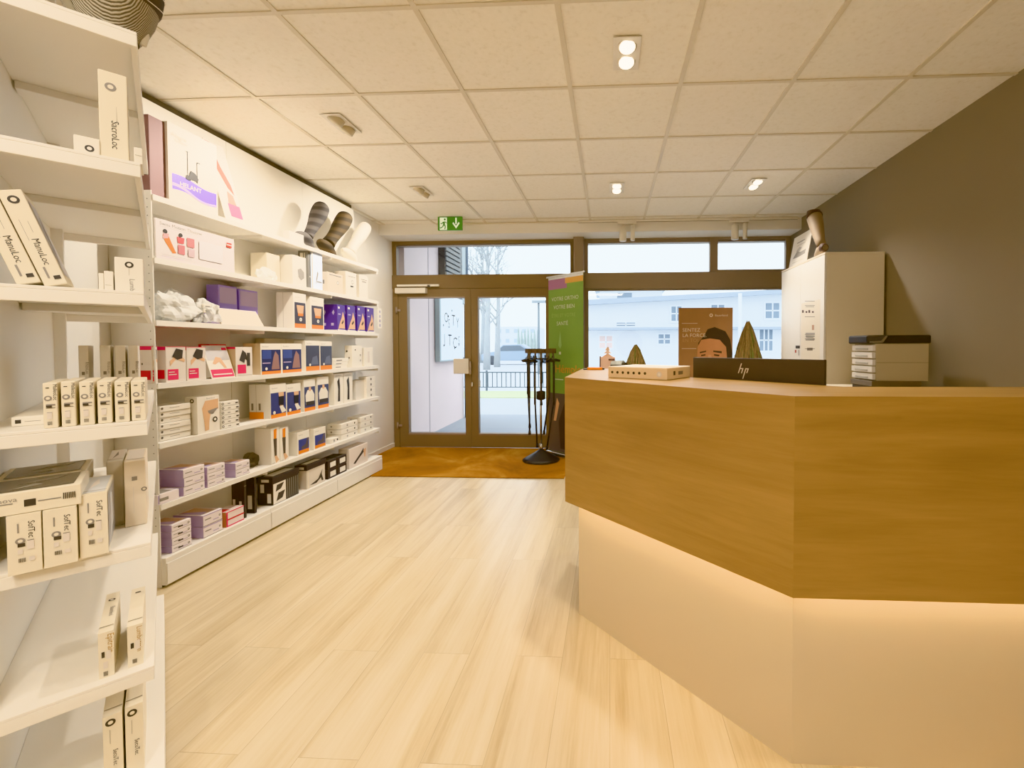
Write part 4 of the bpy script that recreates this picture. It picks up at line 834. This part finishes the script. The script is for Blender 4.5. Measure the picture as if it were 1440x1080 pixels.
mb = MB(); mb.loft([(-.075, 0, .12), (.075, 0, .12)], [.065, .065], M((58, 50, 40), .7), 18); mb.box(-.07, .07, -.03, .03, 0, .08, M((70, 60, 48), .7)); mb.build('log', t)
mb = MB(); mb.loft([(-.078, 0.005, .145), (.05, 0.005, .15)], [.058, .055], M((205, 212, 208), .5), 16); mb.build('snow_cap', t)

# ------------------------------------------------------------------ right side: cabinet, printer
CAB = M((232, 222, 202), .5, name='cream_cabinet')
t = thing('storage_cabinet', 'tall cream storage cabinet against the taupe wall beside the window', 'cabinet', (1.66, 3.46, 0))
cwid = XR-1.66-.02; cz = 1.975
MB().box(0.018, cwid, 0, .84, 0, cz-.014, CAB).build('carcass', t, bevel=.002)
MB().box(.0, cwid, -.004, .845, cz-.014, cz, CAB).build('top_panel', t, bevel=.002)
for i in range(2): MB().box(0, .016, .002+.421*i, .419+.421*i, .06, cz-.018, M((240, 238, 234), .35)).build('door', t, bevel=.001)
def cab_pt(x, y): p = px(x, y, 1.66); return (p.y-3.46, p.z)
mb = MB()
def crect(x0, y0, x1, y1, m, dx=.0012):
    a = cab_pt(x0, y0); b = cab_pt(x1, y0); c = cab_pt(x1, y1); d = cab_pt(x0, y1)
    mb.quad([(-dx, a[0], a[1]), (-dx, d[0], d[1]), (-dx, c[0], c[1]), (-dx, b[0], b[1])], m)
y0_, z0_ = cab_pt(1148, 541)
mb.quad([(-.0006, .06, 1.03), (-.0006, .06, 1.62), (-.0006, .40, 1.62), (-.0006, .40, 1.03)], CARD)
for yy, n in ((423, 1), (429, 2), (445, 1), (470, 3), (476, 2), (490, 1)):
    for i in range(n): crect(1132+i, yy+i*2, 1146-i, yy+i*2+.8, GREYINK)
for i, xx in enumerate((1128, 1133, 1137, 1142)): crect(xx, 436+(i % 2)*1.5, xx+2.5, 440, M((90, 70, 70), .6))
crect(1142, 457, 1145, 464, M((190, 150, 130), .6))
for yy in (468, 472, 476): crect(1133, yy, 1146, yy+1.8, M((170, 170, 172), .6))
crect(1135, 489, 1143, 493, GREYINK); crect(1119, 486, 1125, 490, INK); crect(1118, 492, 1120, 496, M((180, 70, 60), .5)); crect(1123, 492, 1124, 500, GREYINK)
mb.build('notice_sheets', t)
# framed picture and leg on cabinet
a = px(1112, 366, 1.72); b = px(1139, 352, 1.72)
mb = MB(); ya_ = px(1110, 370, 1.72).y-.03; yb_ = px(1137, 356, 1.72).y-.0; w = ya_-yb_; hh = .30
mb.box(0, w, 0, .006, 0, hh, M((226, 220, 210), .5))
decorate(mb, w, .006, hh, [('FP', [(.15, .3), (.35, .5), (.55, .42), (.85, .45), (.85, .3), (.5, .28)], GREYINK), ('F', .25, .75, .7, .78, GREYINK), ('F', .3, .66, .75, .67, LINE), ('F', .2, .15, .8, .16, LINE), ('FP', [(.3, .5), (.45, .6), (.6, .55), (.5, .45)], M((170, 165, 158), .6))])
o = mb.build('picture_sheet', None, (1.70, ya_, cz+.002)); o.rotation_euler = (Matrix.Rotation(-math.pi/2, 4, 'Z') @ Matrix.Rotation(-.18, 4, 'X')).to_euler()
tag(o, 'small leaning white picture sheet with a grey sketch on top of the cream cabinet', 'picture')
mb = MB(); X_ = 1.74
def q3(x, y): return px(x, y, X_)
stp = [(1144, 296, 9), (1146, 303, 10), (1150, 320, 8.5), (1153, 333, 6.5), (1156, 341, 6)]
P = [q3(x, y) for x, y, r in stp]; Rr = [r*(p_-EYE).dot(CF)/F for p_, (x, y, r) in zip(P, stp)]
ft = [(1149, 357, 4), (1151, 352, 5.5), (1154, 347, 6.5), (1158, 343, 6.5), (1161, 342, 4)]
Q = [q3(x, y) for x, y, r in ft]; Sr = [r*(p_-EYE).dot(CF)/F for p_, (x, y, r) in zip(Q, ft)]
b0 = Vector((X_, Q[0].y, cz)); NYL = M((140, 122, 102), .6, name='taupe_nylon'); DKB = M((58, 36, 28), .6)
mb.loft([v-b0 for v in P], Rr, NYL, 16, up=(1, 0, 0)); mb.loft([v-b0 for v in Q], Sr, NYL, 14, up=(1, 0, 0))
mz = min(v.z for v in mb.v)
t = mb.build('stocking_display_leg', None, (b0.x, b0.y, cz-mz+.001)); tag(t, 'taupe stocking on an upright leg form standing on the cream cabinet', 'sock display')
m2 = MB(); m2.loft([P[0]-b0+Vector((0, 0, .03)), P[0]-b0, P[1]-b0+Vector((0, 0, .02))], [Rr[0]*.9, Rr[0]*1.06, Rr[1]*1.02], DKB, 16, up=(1, 0, 0)); m2.build('cuff', t)
m2 = MB(); m2.loft([Q[3]-b0, Q[4]-b0], [Sr[3]*1.04, Sr[4]*1.1], DKB, 14, up=(1, 0, 0)); m2.build('heel_patch', t)

# printer + low cabinet
zb0 = .985
t = thing('low_cabinet', 'low cream cabinet under the printer against the taupe wall', 'cabinet', (1.58, 2.72, 0))
MB().box(0, XR-1.58-.02, 0, .62, 0, .965, CAB).build('carcass', t, bevel=.003); MB().box(-.016, 0, .01, .61, .05, .955, CAB).build('door', t, bevel=.002)
t = thing('printer', 'beige office printer with black lid on the low cabinet beside the taupe wall', 'printer', (1.665, 2.80, .967))
PB = M((196, 184, 160), .5, name='beige_plastic')
mb = MB(); mb.box(0, .315, 0, .24, .065, .298, PB); mb.box(-.0, .3155, -.001, .0, .178, .181, M((150, 140, 120), .6)); mb.build('body', t, bevel=.006)
mb = MB(); mb.box(-.02, .28, .02, .23, 0, .03, M((70, 62, 52), .5)); mb.box(-.03, .27, -.01, .235, .03, .065, M((104, 92, 76), .4)); mb.build('base', t, bevel=.004)
for i in range(5):
    mb = MB(); x = -.02-.003*(i % 2)
    mb.box(x, -.001, .005, .235, .072+.045*i, .108+.045*i, M((226, 222, 216), .5)); mb.box(x-.004, x, .05, .19, .078+.045*i, .09+.045*i, M((180, 176, 168), .5)); mb.build('paper_tray', t, bevel=.004)
mb = MB(); mb.prism([(-.04, .03), (.04, -.01), (.325, -.01), (.325, .25), (-.04, .25)], .298, .352, M((40, 34, 30), .4)); mb.build('lid', t, bevel=.01)
mb = MB(); mb.add([(-.045, -.005, .302), (.03, -.012, .302), (.06, -.012, .345), (.045, -.012, .345), (.02, -.012, .315), (-.045, -.005, .312)], [(0, 1, 2, 3, 4, 5)], CHROME); mb.build('control_trim', t)

# ------------------------------------------------------------------ banner and crutch stand
yb0 = 4.72
GR = M((122, 164, 88), .5, name='green_print'); CRM = M((222, 234, 204), .5)
L_ = Vector((-.70, 4.98, 0)); R_ = Vector((-.28, 4.62, 0)); dv = R_-L_; w = dv.length; ab_ = math.atan2(dv.y, dv.x)
t = thing('roll_up_banner', 'green roll up banner with pale lettering standing between the doors and the counter', 'banner', tuple(L_), ab_)
zt = 2.04
mb = MB(); mb.box(0, w, 0, .003, .06, zt, GR)
decorate(mb, w, .003, zt, [('F', 0, .93, .55, .985, M((170, 120, 160), .5)), ('F', .5, .955, 1, .985, M((226, 172, 100), .5)), ('F', 0, .985, 1, 1, CHROME), ('F', 0, .03, 1, .355, M((96, 90, 92), .5)),
    ('FP', [(.35, .05), (.75, .05), (.7, .22), (.5, .32), (.3, .2)], M((60, 52, 56), .5)), ('FP', [(.15, .2), (.25, .33), (.32, .3), (.22, .2)], SKIN), ('FP', [(.6, .06), (.7, .2), (.8, .18), (.72, .05)], SKIN),
    ('FT', 'VOTRE ORTHO', .1, .865, .062, CRM), ('FT', 'VOTRE BIEN', .16, .82, .062, CRM), ('FT', 'ÊTRE ET VOTRE', .1, .775, .055, M((150, 190, 116), .5)), ('FT', 'SANTÉ', .25, .73, .062, CRM),
    ('FP', [(.3, .62), (.36, .70), (.4, .62), (.36, .60)], M((150, 196, 130), .5)), ('F', .32, .57, .38, .585, CRM), ('FT', 'Hémplc', .2, .47, .13, M((226, 150, 80), .5)), ('F', .2, .43, .45, .435, CRM)])
mb.build('printed_banner', t)
mb = MB(); mb.prism([(-.02, -.04), (w+.02, -.04), (w+.02, .08), (-.02, .08)], 0.013, .06, CHROME); mb.build('base_cassette', t, bevel=.01)
mb = MB(); mb.loft([(w/2, .02, .05), (w/2, .01, zt)], .008, GREYM, 8); mb.build('pole', t)
mb = MB(); mb.box(-.03, w+.03, -.006, .012, zt-.006, zt+.012, CHROME); mb.build('top_rail', t)

cx_, cy_ = -.748, 4.69
t = thing('crutch_stand', 'chrome pole stand with black cone foot holding crutches in front of the glass doors', 'stand', (cx_, cy_, .012))
MB().lathe([(.20, 0), (.205, .008), (.17, .03), (.10, .07), (.05, .10), (.03, .115), (.02, .12)], BLACK, 32).build('base', t)
MB().lathe([(.012, .115), (.012, 1.22)], CHROME, 14).lathe([(.02, .115), (.02, .18)], CHROME, 14).build('pole', t)
mb = MB(); mb.lathe([(.085, 1.10), (.085, 1.115)], BLACK, 20); mb.lathe([(.03, .66), (.05, .67), (.05, .75), (.03, .76)], BLACK, 14)
for k in range(6):
    a = k*math.pi/3+.3; mb.loft([(.06*math.cos(a), .06*math.sin(a), 1.11), (.12*math.cos(a), .12*math.sin(a), 1.11), (.13*math.cos(a), .13*math.sin(a), 1.14)], .006, BLACK, 6)
mb.build('holder_ring', t)
spots = [(200, .125, .30, 'black crutch with dark grip, leftmost on the stand', .02), (165, .155, .36, 'black walking crutch hanging left behind the leftmost one', .0), (235, .09, .16, 'black crutch hanging left of the chrome pole', -.01), (335, .11, .30, 'black crutch slanting down right of the chrome pole', -.05), (20, .145, .12, 'black crutch with brown cuff, rightmost on the stand', -.06), (285, .075, .62, 'short folded black walking stick hanging right in front of the pole', 0)]
for a, r, zb_, lab, dx in spots:
    a = math.radians(a); bx_, by_ = cx_+r*math.cos(a), cy_+r*math.sin(a)
    tt = thing('crutch', lab, 'crutch', (bx_, by_, zb_), a)
    top = 1.10-zb_
    mb = MB(); mb.loft([(dx-.02, 0, .02), (.0, 0, top*.55)], .0095, BLACK, 8); mb.loft([(.0, 0, top*.5), (.0, 0, top)], .012, M((52, 46, 44), .4), 8); mb.build('shaft', tt)
    mb = MB(); mb.loft([(dx-.02, 0, 0), (dx-.02, 0, .045)], [.016, .012], BLACK, 10); mb.build('rubber_tip', tt)
    mb = MB(); mb.loft([(-.03, 0, top-.01), (.02, 0, top+.005), (.07, 0, top-.005)], [.014, .017, .013], BLACK, 10); mb.build('grip', tt)
    mb = MB(); mb.loft([(0, 0, top), (-.01, 0, top+.09), (-.015, 0, top+.12)], [.011, .01, .01], GREYM, 8)
    n = 12; vs = []
    for j in range(2):
        for k in range(n+1):
            an = -math.pi*.75+math.pi*1.5*k/n; vs.append((-.015+.042*math.cos(an), .042*math.sin(an), top+.08+.05*j))
    mb.add(vs, [(k, k+1, n+2+k, n+1+k) for k in range(n)], M((92, 76, 62), .5), True); mb.build('arm_cuff', tt)

# ------------------------------------------------------------------ exit sign, track lights, downlights
YX = 4.7
a = py(615.5, 305, YX); b = py(650, 323.5, YX); w = b.x-a.x; hh = a.z-b.z
t = thing('exit_sign', 'green emergency exit sign with running figure and down arrow under the ceiling', 'sign', (a.x, YX, b.z))
GRN = M((52, 112, 30), .4, emit=.25, name='exit_green'); PALE = M((214, 226, 196), .4, emit=.35)
mb = MB(); mb.box(0, w, 0, .02, 0, hh, GRN); mb.build('sign_panel', t, bevel=.002)
mb = MB(); ZS = -.0008
def sp(pts, m, lift=0): mb.quad([(w*u, ZS-lift, hh*v) for u, v in pts], m)
sp([(.08, .0+.03), (.38, .03), (.38, .95), (.08, .95)], PALE)
sp([(.22, .62), (.29, .66), (.30, .45), (.22, .38)], GRN, .0004); mb.disc((w*.29, ZS-.0004, hh*.8), (1, 0, 0), (0, 0, 1), hh*.075, GRN, 12)
sp([(.22, .42), (.27, .4), (.22, .25), (.12, .12), (.08, .18), (.18, .27)], GRN, .0005); sp([(.25, .45), (.31, .42), (.33, .25), (.31, .08), (.27, .08), (.29, .24)], GRN, .0006)
sp([(.22, .64), (.25, .56), (.16, .45), (.11, .5), (.13, .54), (.16, .52)], GRN, .0007); sp([(.27, .64), (.36, .5), (.38, .54), (.3, .66)], GRN, .0008)
sp([(.72, .92), (.78, .92), (.78, .45), (.72, .45)], PALE); sp([(.75, .12), (.9, .5), (.86, .6), (.75, .32), (.64, .6), (.60, .5)], PALE, .0003)
mb.build('pictogram', t)
mb = MB(); mb.loft([(w*.5, .01, hh), (w*.5, .01, ZC-b.z+.002)], .006, CARD, 8); mb.build('mounting_rod', t)
WH = M((232, 226, 214), .4, name='white_metal')
t = thing('track_rail', 'thin white lighting track along the edge of the ceiling over the window', 'rail', (-.35, 4.93, 2.64))
MB().box(0, 2.42, -.015, .015, .008, .030, WH).box(0, 2.42, -.004, .004, .006, .008, GREYM).build('rail_body', t)
for lab, xx in (('white twin track spotlight over the window, nearer the doors', .12), ('white twin track spotlight over the window, nearer the cream cabinet', 1.36)):
    t = thing('track_spotlight', lab, 'lamp', (xx, 4.93, 2.645))
    MB().box(-.03, .18, -.02, .02, -.02, .0, WH).build('adapter', t, bevel=.003)
    MB().lathe([(.038, -.21), (.04, -.20), (.04, -.06), (.03, -.05)], WH, 18, (.03, .0, 0)).box(.02, .04, -.005, .005, -.06, -.02, WH).build('lamp_head', t)
    MB().lathe([(.022, -.205), (.024, -.2), (.024, -.04), (.02, -.03)], WH, 16, (.14, .0, 0)).lathe([(.006, -.04), (.006, -.01)], WH, 8, (.14, 0, 0)).build('lamp_head', t)
LAMPON = M((255, 236, 200), .5, emit=14, name='lamp_glow'); LAMPOFF = M((196, 184, 158), .5, name='lamp_off')
def spot(parent, loc, target, power, ang=100, blend=.8, size=.05, col=(1, .885, .735)):
    l = bpy.data.lights.new('spot_lamp', 'SPOT'); l.energy = power; l.color = col; l.spot_size = math.radians(ang); l.spot_blend = blend; l.shadow_soft_size = size
    o = bpy.data.objects.new('spot_lamp', l); COL.objects.link(o); o.parent = parent; o.location = loc
    o.rotation_euler = (Vector(target)).to_track_quat('-Z', 'Y').to_euler()
DP = 105
def downlight(x, y, lab, lit, tgt, rotz=math.pi/2, power=DP, ang=105):
    t = thing('recessed_downlight', lab, 'lamp', (x, y, ZC-.001), rotz)
    MB().box(-.12, .12, -.065, .065, -.004, .0, WH).build('frame_plate', t, bevel=.0015)
    tl = Matrix.Rotation(-rotz, 4, 'Z') @ Vector(tgt)
    for s in (-1, 1):
        mb = MB(); ax = tl.normalized(); c = Vector((s*.056, 0, .012 if lit else -.004))
        m_ = LAMPON if lit else LAMPOFF
        # gimbal head: short tilted drum
        A = Matrix.Translation(c) @ ax.to_track_quat('Z', 'Y').to_matrix().to_4x4()
        mb.lathe([(.046, -.02), (.046, .022), (.04, .024)], WH if lit else LAMPOFF, 20, T=A); lh = mb.build('lamp_head', t)
        mb = MB(); mb.lathe([(.037, .0238), (.036, .0250)], m_, 20, T=A); mb.build('lens', lh)
    spot(t, tuple(tl.normalized()*.05+Vector((0, 0, -.012))), tl, power, ang)
downlight(.083, 2.15, 'lit twin recessed downlight above the near part of the counter', True, (.05, -.25, -1), power=DP*.8)
downlight(-1.70, 2.72, 'twin recessed downlight tilted to the wall shelving, nearer the camera', False, (-.6, -.1, -1), power=DP*.7, ang=140)
downlight(-1.71, 3.92, 'twin recessed downlight tilted to the wall shelving, nearer the doors', False, (-.6, .1, -1), power=DP*.7, ang=140)
downlight(.065, 3.93, 'lit recessed downlight in the ceiling near the window, on the left', True, (.0, -.3, -1), power=DP*.7)
downlight(1.27, 3.90, 'lit recessed downlight in the ceiling near the window, on the right', True, (.1, -.3, -1), power=DP*.6)
# unseen fixtures added out of frame to light the near shelf and counter
downlight(-1.10, .25, 'added fill downlight over the angled shelving unit, beside the camera', True, (-.3, .55, -1), power=DP*.2)
downlight(-.5, -.35, 'added fill downlight behind the camera on the left', True, (-.3, .3, -1), power=DP*.4)
downlight(1.3, .25, 'added fill downlight behind the camera over the counter front', True, (-.9, .3, -1), power=DP*.12)
t = thing('added_fill_panel', 'added unseen fill light panel in the ceiling behind the camera', 'lamp', (-.2, -1.2, ZC-.002))  # unseen panel and lamp added as soft fill
MB().box(-.6, .6, -.3, .3, -.006, 0, WH).build('frame', t)
MB().box(-.57, .57, -.27, .27, -.009, -.006, M((255, 232, 200), .5, emit=4, name='fill_diffuser')).build('diffuser', t)
l = bpy.data.lights.new('fill_lamp', 'AREA'); l.shape = 'RECTANGLE'; l.size = 1.1; l.size_y = .5; l.energy = 30; l.color = (1, .9, .76)
lo = bpy.data.objects.new('fill_lamp', l); COL.objects.link(lo); lo.parent = t; lo.location = (0, 0, -.012)

# ------------------------------------------------------------------ outside
def smat(c, **k): return M(c, .9, **k)
PAVE = smat((176, 180, 186), noise=.08, nscale=1.5); ROAD = smat((206, 210, 216)); GRASS = smat((174, 180, 146), noise=.2, nscale=3)
struct('ground', MB().box(-40, 60, YW+.06, 90, -.2, -.03, ROAD))
struct('pavement', MB().box(-14, 30, YW+.06, 10.6, -.03, -.02, PAVE).box(-14, 30, YW+.06, 8.0, -.02, -.012, smat((140, 148, 158))))
o = MB().box(-14, 30, 10.6, 12.2, -.03, .0, GRASS).build('grass_verge'); o['kind'] = 'stuff'; tag(o, 'narrow pale green grass verge beyond the pavement outside', 'grass')
t = thing('entrance_side_wall', 'pale pinkish panelled side wall outside the left glass door', 'wall', (-2.6, 5.42, 0))
PW = smat((206, 190, 190), noise=.06, nscale=2)
MB().box(-.3, 0, 0, 2.2, -.02, 3.3, PW).box(-.001, .003, .72, .74, 0, 3.3, smat((160, 150, 152))).build('wall_slab', t)
MB().box(0, .06, 2.0, 2.2, 2.0, 3.3, smat((150, 160, 164))).build('corner_post', t)
mb = MB()
for i in range(14): mb.box(.0, .12, 1.12+.0, 1.75, 2.35+.075*i, 2.40+.075*i, smat((120, 122, 122)))
mb.box(-.0, .10, 1.1, 1.77, 2.3, 3.4, smat((60, 58, 58))); mb.build('louvre_grille', t)
MB().loft([(.05, 2.23, -.02), (.05, 2.23, 3.2)], .045, smat((74, 88, 104)), 10).build('drain_pipe', t)
t = thing('hanging_sign', 'white sign board with black dotted lettering on the side wall outside the left door', 'sign', (-2.52, 6.35, 1.03))
MB().box(-.07, .0, 0, 1.0, 0, 1.02, smat((160, 176, 184))).build('sign_box', t)
SF = M((232, 242, 252), .6, emit=.35, name='sign_face')
mb = MB(); mb.box(0, .004, .05, 1.0, .02, 1.02, SF)
LK = smat((40, 42, 50))
for i, (ch, u, v, s) in enumerate((('O', .16, .60, .22), ('S', .32, .52, .2), ('T', .48, .56, .26), ('Y', .68, .54, .24), ('I', .14, .24, .26), ('T', .32, .24, .26), ('C', .52, .2, .26), ('S', .76, .26, .2))):
    mb.text(ch, (.0055, u, v), (0, 1, 0), (0, 0, 1), s, LK)
for u, v in ((.14, .55), (.14, .24), (.34, .7), (.5, .8), (.7, .35), (.8, .25), (.6, .2)): mb.disc((.006, u, v), (0, 1, 0), (0, 0, 1), .02, LK, 10)
mb.build('sign_face', t)
struct('trim_5', MB().box(-3.2, -.9, 5.42, 6.5, 2.98, 3.1, smat((186, 190, 186))))
# fence
t = thing('metal_fence', 'low dark metal railing between the grass verge and the road outside', 'fence', (-5.5, 12.3, 0))
FD = smat((92, 104, 118)); mb = MB(); mb.box(0, 12, -.02, .02, .50, .54, FD).box(0, 12, -.02, .02, .08, .11, FD); mb.build('rails', t)
mb = MB()
for i in range(90): mb.box(i*.133, i*.133+.03, -.012, .012, .1, .5, FD)
mb.build('bars', t)['kind'] = 'stuff'
for i in range(7): MB().box(i*1.95, i*1.95+.05, -.03, .03, -.03, .58, FD).build('post', t)
# trees
BARK = smat((150, 156, 160), noise=.1)
def bare_tree(x, y, h, label, seed):
    random.seed(seed); t = thing('bare_tree', label, 'tree', (x, y, -.05)); mb = MB(); tr = MB()
    tr.loft([(0, 0, 0), (.05, 0, h*.2), (.12, 0, h*.45), (.1, 0, h*.75), (.15, 0, h)], [.22, .17, .13, .07, .02], BARK, 8); tr.build('trunk', t)
    def br(p, d, L, r, k):
        q = p+d*L; mid = (p+q)/2+Vector((random.uniform(-1, 1), random.uniform(-1, 1), random.uniform(-1, 1)))*L*.06
        mb.loft([p, mid, q], [r, r*.8, r*.5], BARK, 4, caps=False)
        if k:
            for _ in range(3):
                nd = (d+Vector((random.uniform(-.8, .8), random.uniform(-.8, .8), random.uniform(-.2, .6)))).normalized(); br(p+d*L*random.uniform(.4, 1), nd, L*.62, r*.55, k-1)
    for i in range(11):
        z = h*(.28+.65*i/11); a = random.random()*6.28
        br(Vector((.1, 0, z)), Vector((math.cos(a)*.7, math.sin(a)*.7, .8)).normalized(), h*.19*(1.25-.6*i/11), .06, 3)
    mb.build('branches', t)
bare_tree((682-857)/611*24, 24, 9, 'bare grey tree at the left edge seen through the right glass door', 2)
bare_tree((697-857)/611*27, 27, 8.5, 'bare grey tree closest to the parked cars outside', 5)
bare_tree((676-857)/611*34, 34, 10, 'taller bare tree farther back beyond the parked cars', 8)
# poplars
POP = smat((136, 150, 148), noise=.3, nscale=2)
for i in range(7):
    x = (728+4.6*i-857)/611*55; hh = (487-(458+(i*5 % 7)))/611*55+1.25
    t = thing('poplar', 'slender grey green poplar, %s in the distant row outside' % ('first', 'second', 'third', 'fourth', 'fifth', 'sixth', 'last')[i], 'tree', (x, 55, -.05))
    MB().lathe([(.05, 0), (.12, .5), (.19, 1.2), (.18, hh*.6), (.1, hh*.9), (.02, hh)], POP, 10).build('crown', t)
t = thing('street_lamp', 'tall grey street lamp post seen through the right glass door', 'lamp post', ((757-857)/611*20, 20, -.03))
MB().loft([(0, 0, 0), (0, 0, 3.35)], [.07, .05], smat((104, 116, 124)), 8).build('pole', t); MB().box(-.3, .35, -.1, .1, 3.3, 3.42, smat((130, 140, 148))).build('lamp_head', t)
def car(x, y, colr, label):
    t = thing('parked_car', label, 'car', (x, y, -.03))
    B = M(colr, .4); mb = MB(); pr_ = [(-2.1, .3), (-2.15, .7), (-1.9, .85), (-1.2, .95), (-.6, 1.42), (.7, 1.45), (1.4, 1.0), (2.05, .85), (2.15, .5), (2.1, .3)]
    T = Matrix.Rotation(math.pi/2, 4, 'X'); mb.prism(pr_, -.8, .8, B, T=T); mb.build('car_body', t, bevel=.06)
    mb = MB(); mb.prism([(-1.05, .97), (-.55, 1.36), (.62, 1.38), (1.2, 1.0)], .802, .806, smat((96, 108, 120)), T=T); mb.build('side_window', t)
    for sx in (-1.35, 1.3):
        m = MB(); m.lathe([(.16, -.1), (.33, -.09), (.33, .09), (.16, .1)], smat((70, 76, 84)), 18, T=Matrix.Translation((sx, -.76, .33)) @ T); m.build('wheel', t)
car(-6.9, 31, (140, 158, 178), 'grey blue parked car across the road outside'); car(-12.0, 31.5, (222, 228, 234), 'white parked car left of the grey blue one outside'); car(-3.6, 34, (150, 162, 170), 'dark grey parked car partly behind the crutches')
# far low buildings
def block(x0, x1, y, h, label, colr=(222, 228, 234), rows=2, colsn=5):
    t = thing('distant_building', label, 'building', (x0, y, -.05)); MB().box(0, x1-x0, 0, 8, 0, h, smat(colr)).build('walls', t)
    for r in range(rows):
        mb = MB()
        for c_ in range(colsn):
            xx = (x1-x0)*(c_+.3)/colsn; mb.box(xx, xx+(x1-x0)/colsn*.45, -.03, 0, h*(r+.35)/rows, h*(r+.75)/rows, smat((168, 182, 194)))
        mb.build('window_row', t)
block(-16.5, -10.5, 62, 4.2, 'pale distant apartment block behind the bare trees', rows=3); block(-9.0, -4.5, 75, 4.5, 'pale distant building behind the poplars')
# white house across the road
YH = 25
def hx(x): return py(x, 450, YH).x
def hz(y, x=950): return py(x, y, YH).z
HW = smat((226, 230, 234), noise=.03, nscale=.6); HR = smat((150, 162, 176), noise=.1, nscale=3); HWN = smat((120, 136, 152)); HFR = smat((236, 240, 244))
t = thing('white_house', 'long white two storey house with grey eaves across the road', 'building', (hx(828), YH, -.05))
ox = hx(828)
MB().prism([(0, 0), (16, 0), (16, hz(408)+.1), (8.5, hz(418)+.1), (0, hz(428.5)+.05)], -8, 0, HW, T=Matrix.Rotation(math.pi/2, 4, 'X')).build('wall', t)
mb = MB(); a0, a1 = hz(429), hz(411)
mb.add([(-.5, -.8, a0), (8.5, -.8, hz(418)), (16, -.8, hz(408)), (16, 8, hz(408)+.6), (-.5, 8, a0+.6), (-.5, -.8, a0+.28), (8.5, -.8, hz(418)+.25), (16, -.8, hz(408)+.25), (16, 8, hz(408)+.9), (-.5, 8, a0+.9)], [(0, 4, 3, 2, 1), (5, 6, 7, 8, 9), (0, 1, 6, 5), (1, 2, 7, 6), (0, 5, 9, 4)], HR); mb.build('roof', t)
MB().box(-.6, 16, -.9, 0, hz(463), hz(460), HR).box(-.6, 16, -.1, 0, hz(460), hz(458.5), smat((200, 208, 214))).build('canopy', t)
def win(x0, x1, y0, y1, m=HWN, bars=2):
    w_ = thing  # noqa
    mb = MB(); X0_, X1_, Z0_, Z1_ = hx(x0)-ox, hx(x1)-ox, hz(y1), hz(y0)
    mb.box(X0_-.1, X1_+.1, -.06, 0, Z0_-.12, Z1_+.1, HFR).box(X0_, X1_, -.08, -.06, Z0_, Z1_, m)
    for i in range(1, bars): xx = X0_+(X1_-X0_)*i/bars; mb.box(xx-.03, xx+.03, -.1, -.08, Z0_, Z1_, HFR)
    zz = (Z0_+Z1_)/2; mb.box(X0_, X1_, -.1, -.08, zz-.03, zz+.03, HFR); mb.build('window', t)
win(867, 893, 452, 457); win(843, 861, 471, 488, smat((196, 176, 172))); win(926, 942, 469, 482); win(944, 958, 430, 450); win(1076, 1095, 426, 447); win(1068, 1086, 463, 492, bars=3); win(1000, 1018, 428, 445)
MB().loft([(hx(1033)-ox, -1.0, 0), (hx(1033)-ox, -1.0, hz(415))], .1, HFR, 8).build('down_pipe', t)
mb = MB(); mb.disc(((hx(885)-ox), -.02, hz(482)), (1, 0, 0), (0, 0, 1), .75, smat((214, 218, 224)), 20, .75); mb.build('round_patch', t)
t = thing('rear_house', 'pale upper house with dark roof line rising behind the long white house', 'building', (hx(843)*1.4, 35, -.05))
MB().box(0, 5, 0, 6, 0, 5.9, smat((220, 226, 232))).build('wall', t); MB().box(-.4, 5.4, -.4, 6.4, 5.9, 6.15, smat((170, 182, 192))).box(1.4, 2.6, -.05, 0, 4.9, 5.6, HWN).build('roof', t)

# ------------------------------------------------------------------ world + view
w = bpy.data.worlds.new('overcast'); scene.world = w; w.use_nodes = True; nt = w.node_tree; bg = nt.nodes['Background']
tc = nt.nodes.new('ShaderNodeTexCoord'); sx = nt.nodes.new('ShaderNodeSeparateXYZ'); nt.links.new(tc.outputs['Generated'], sx.inputs[0])
r = ramp(nt, [(0, (228, 238, 246)), (.5, (238, 244, 250)), (.9, (222, 234, 246))]); nt.links.new(sx.outputs['Z'], r.inputs[0]); nt.links.new(r.outputs[0], bg.inputs[0])
bg.inputs[1].default_value = 2.7
scene.view_settings.view_transform = 'Khronos PBR Neutral'; scene.view_settings.look = 'None'
scene.view_settings.exposure = 0.32; scene.view_settings.gamma = 1.24
scene.cycles.max_bounces = 10; scene.cycles.diffuse_bounces = 6; scene.cycles.transparent_max_bounces = 16
scene.cycles.sample_clamp_indirect = 6
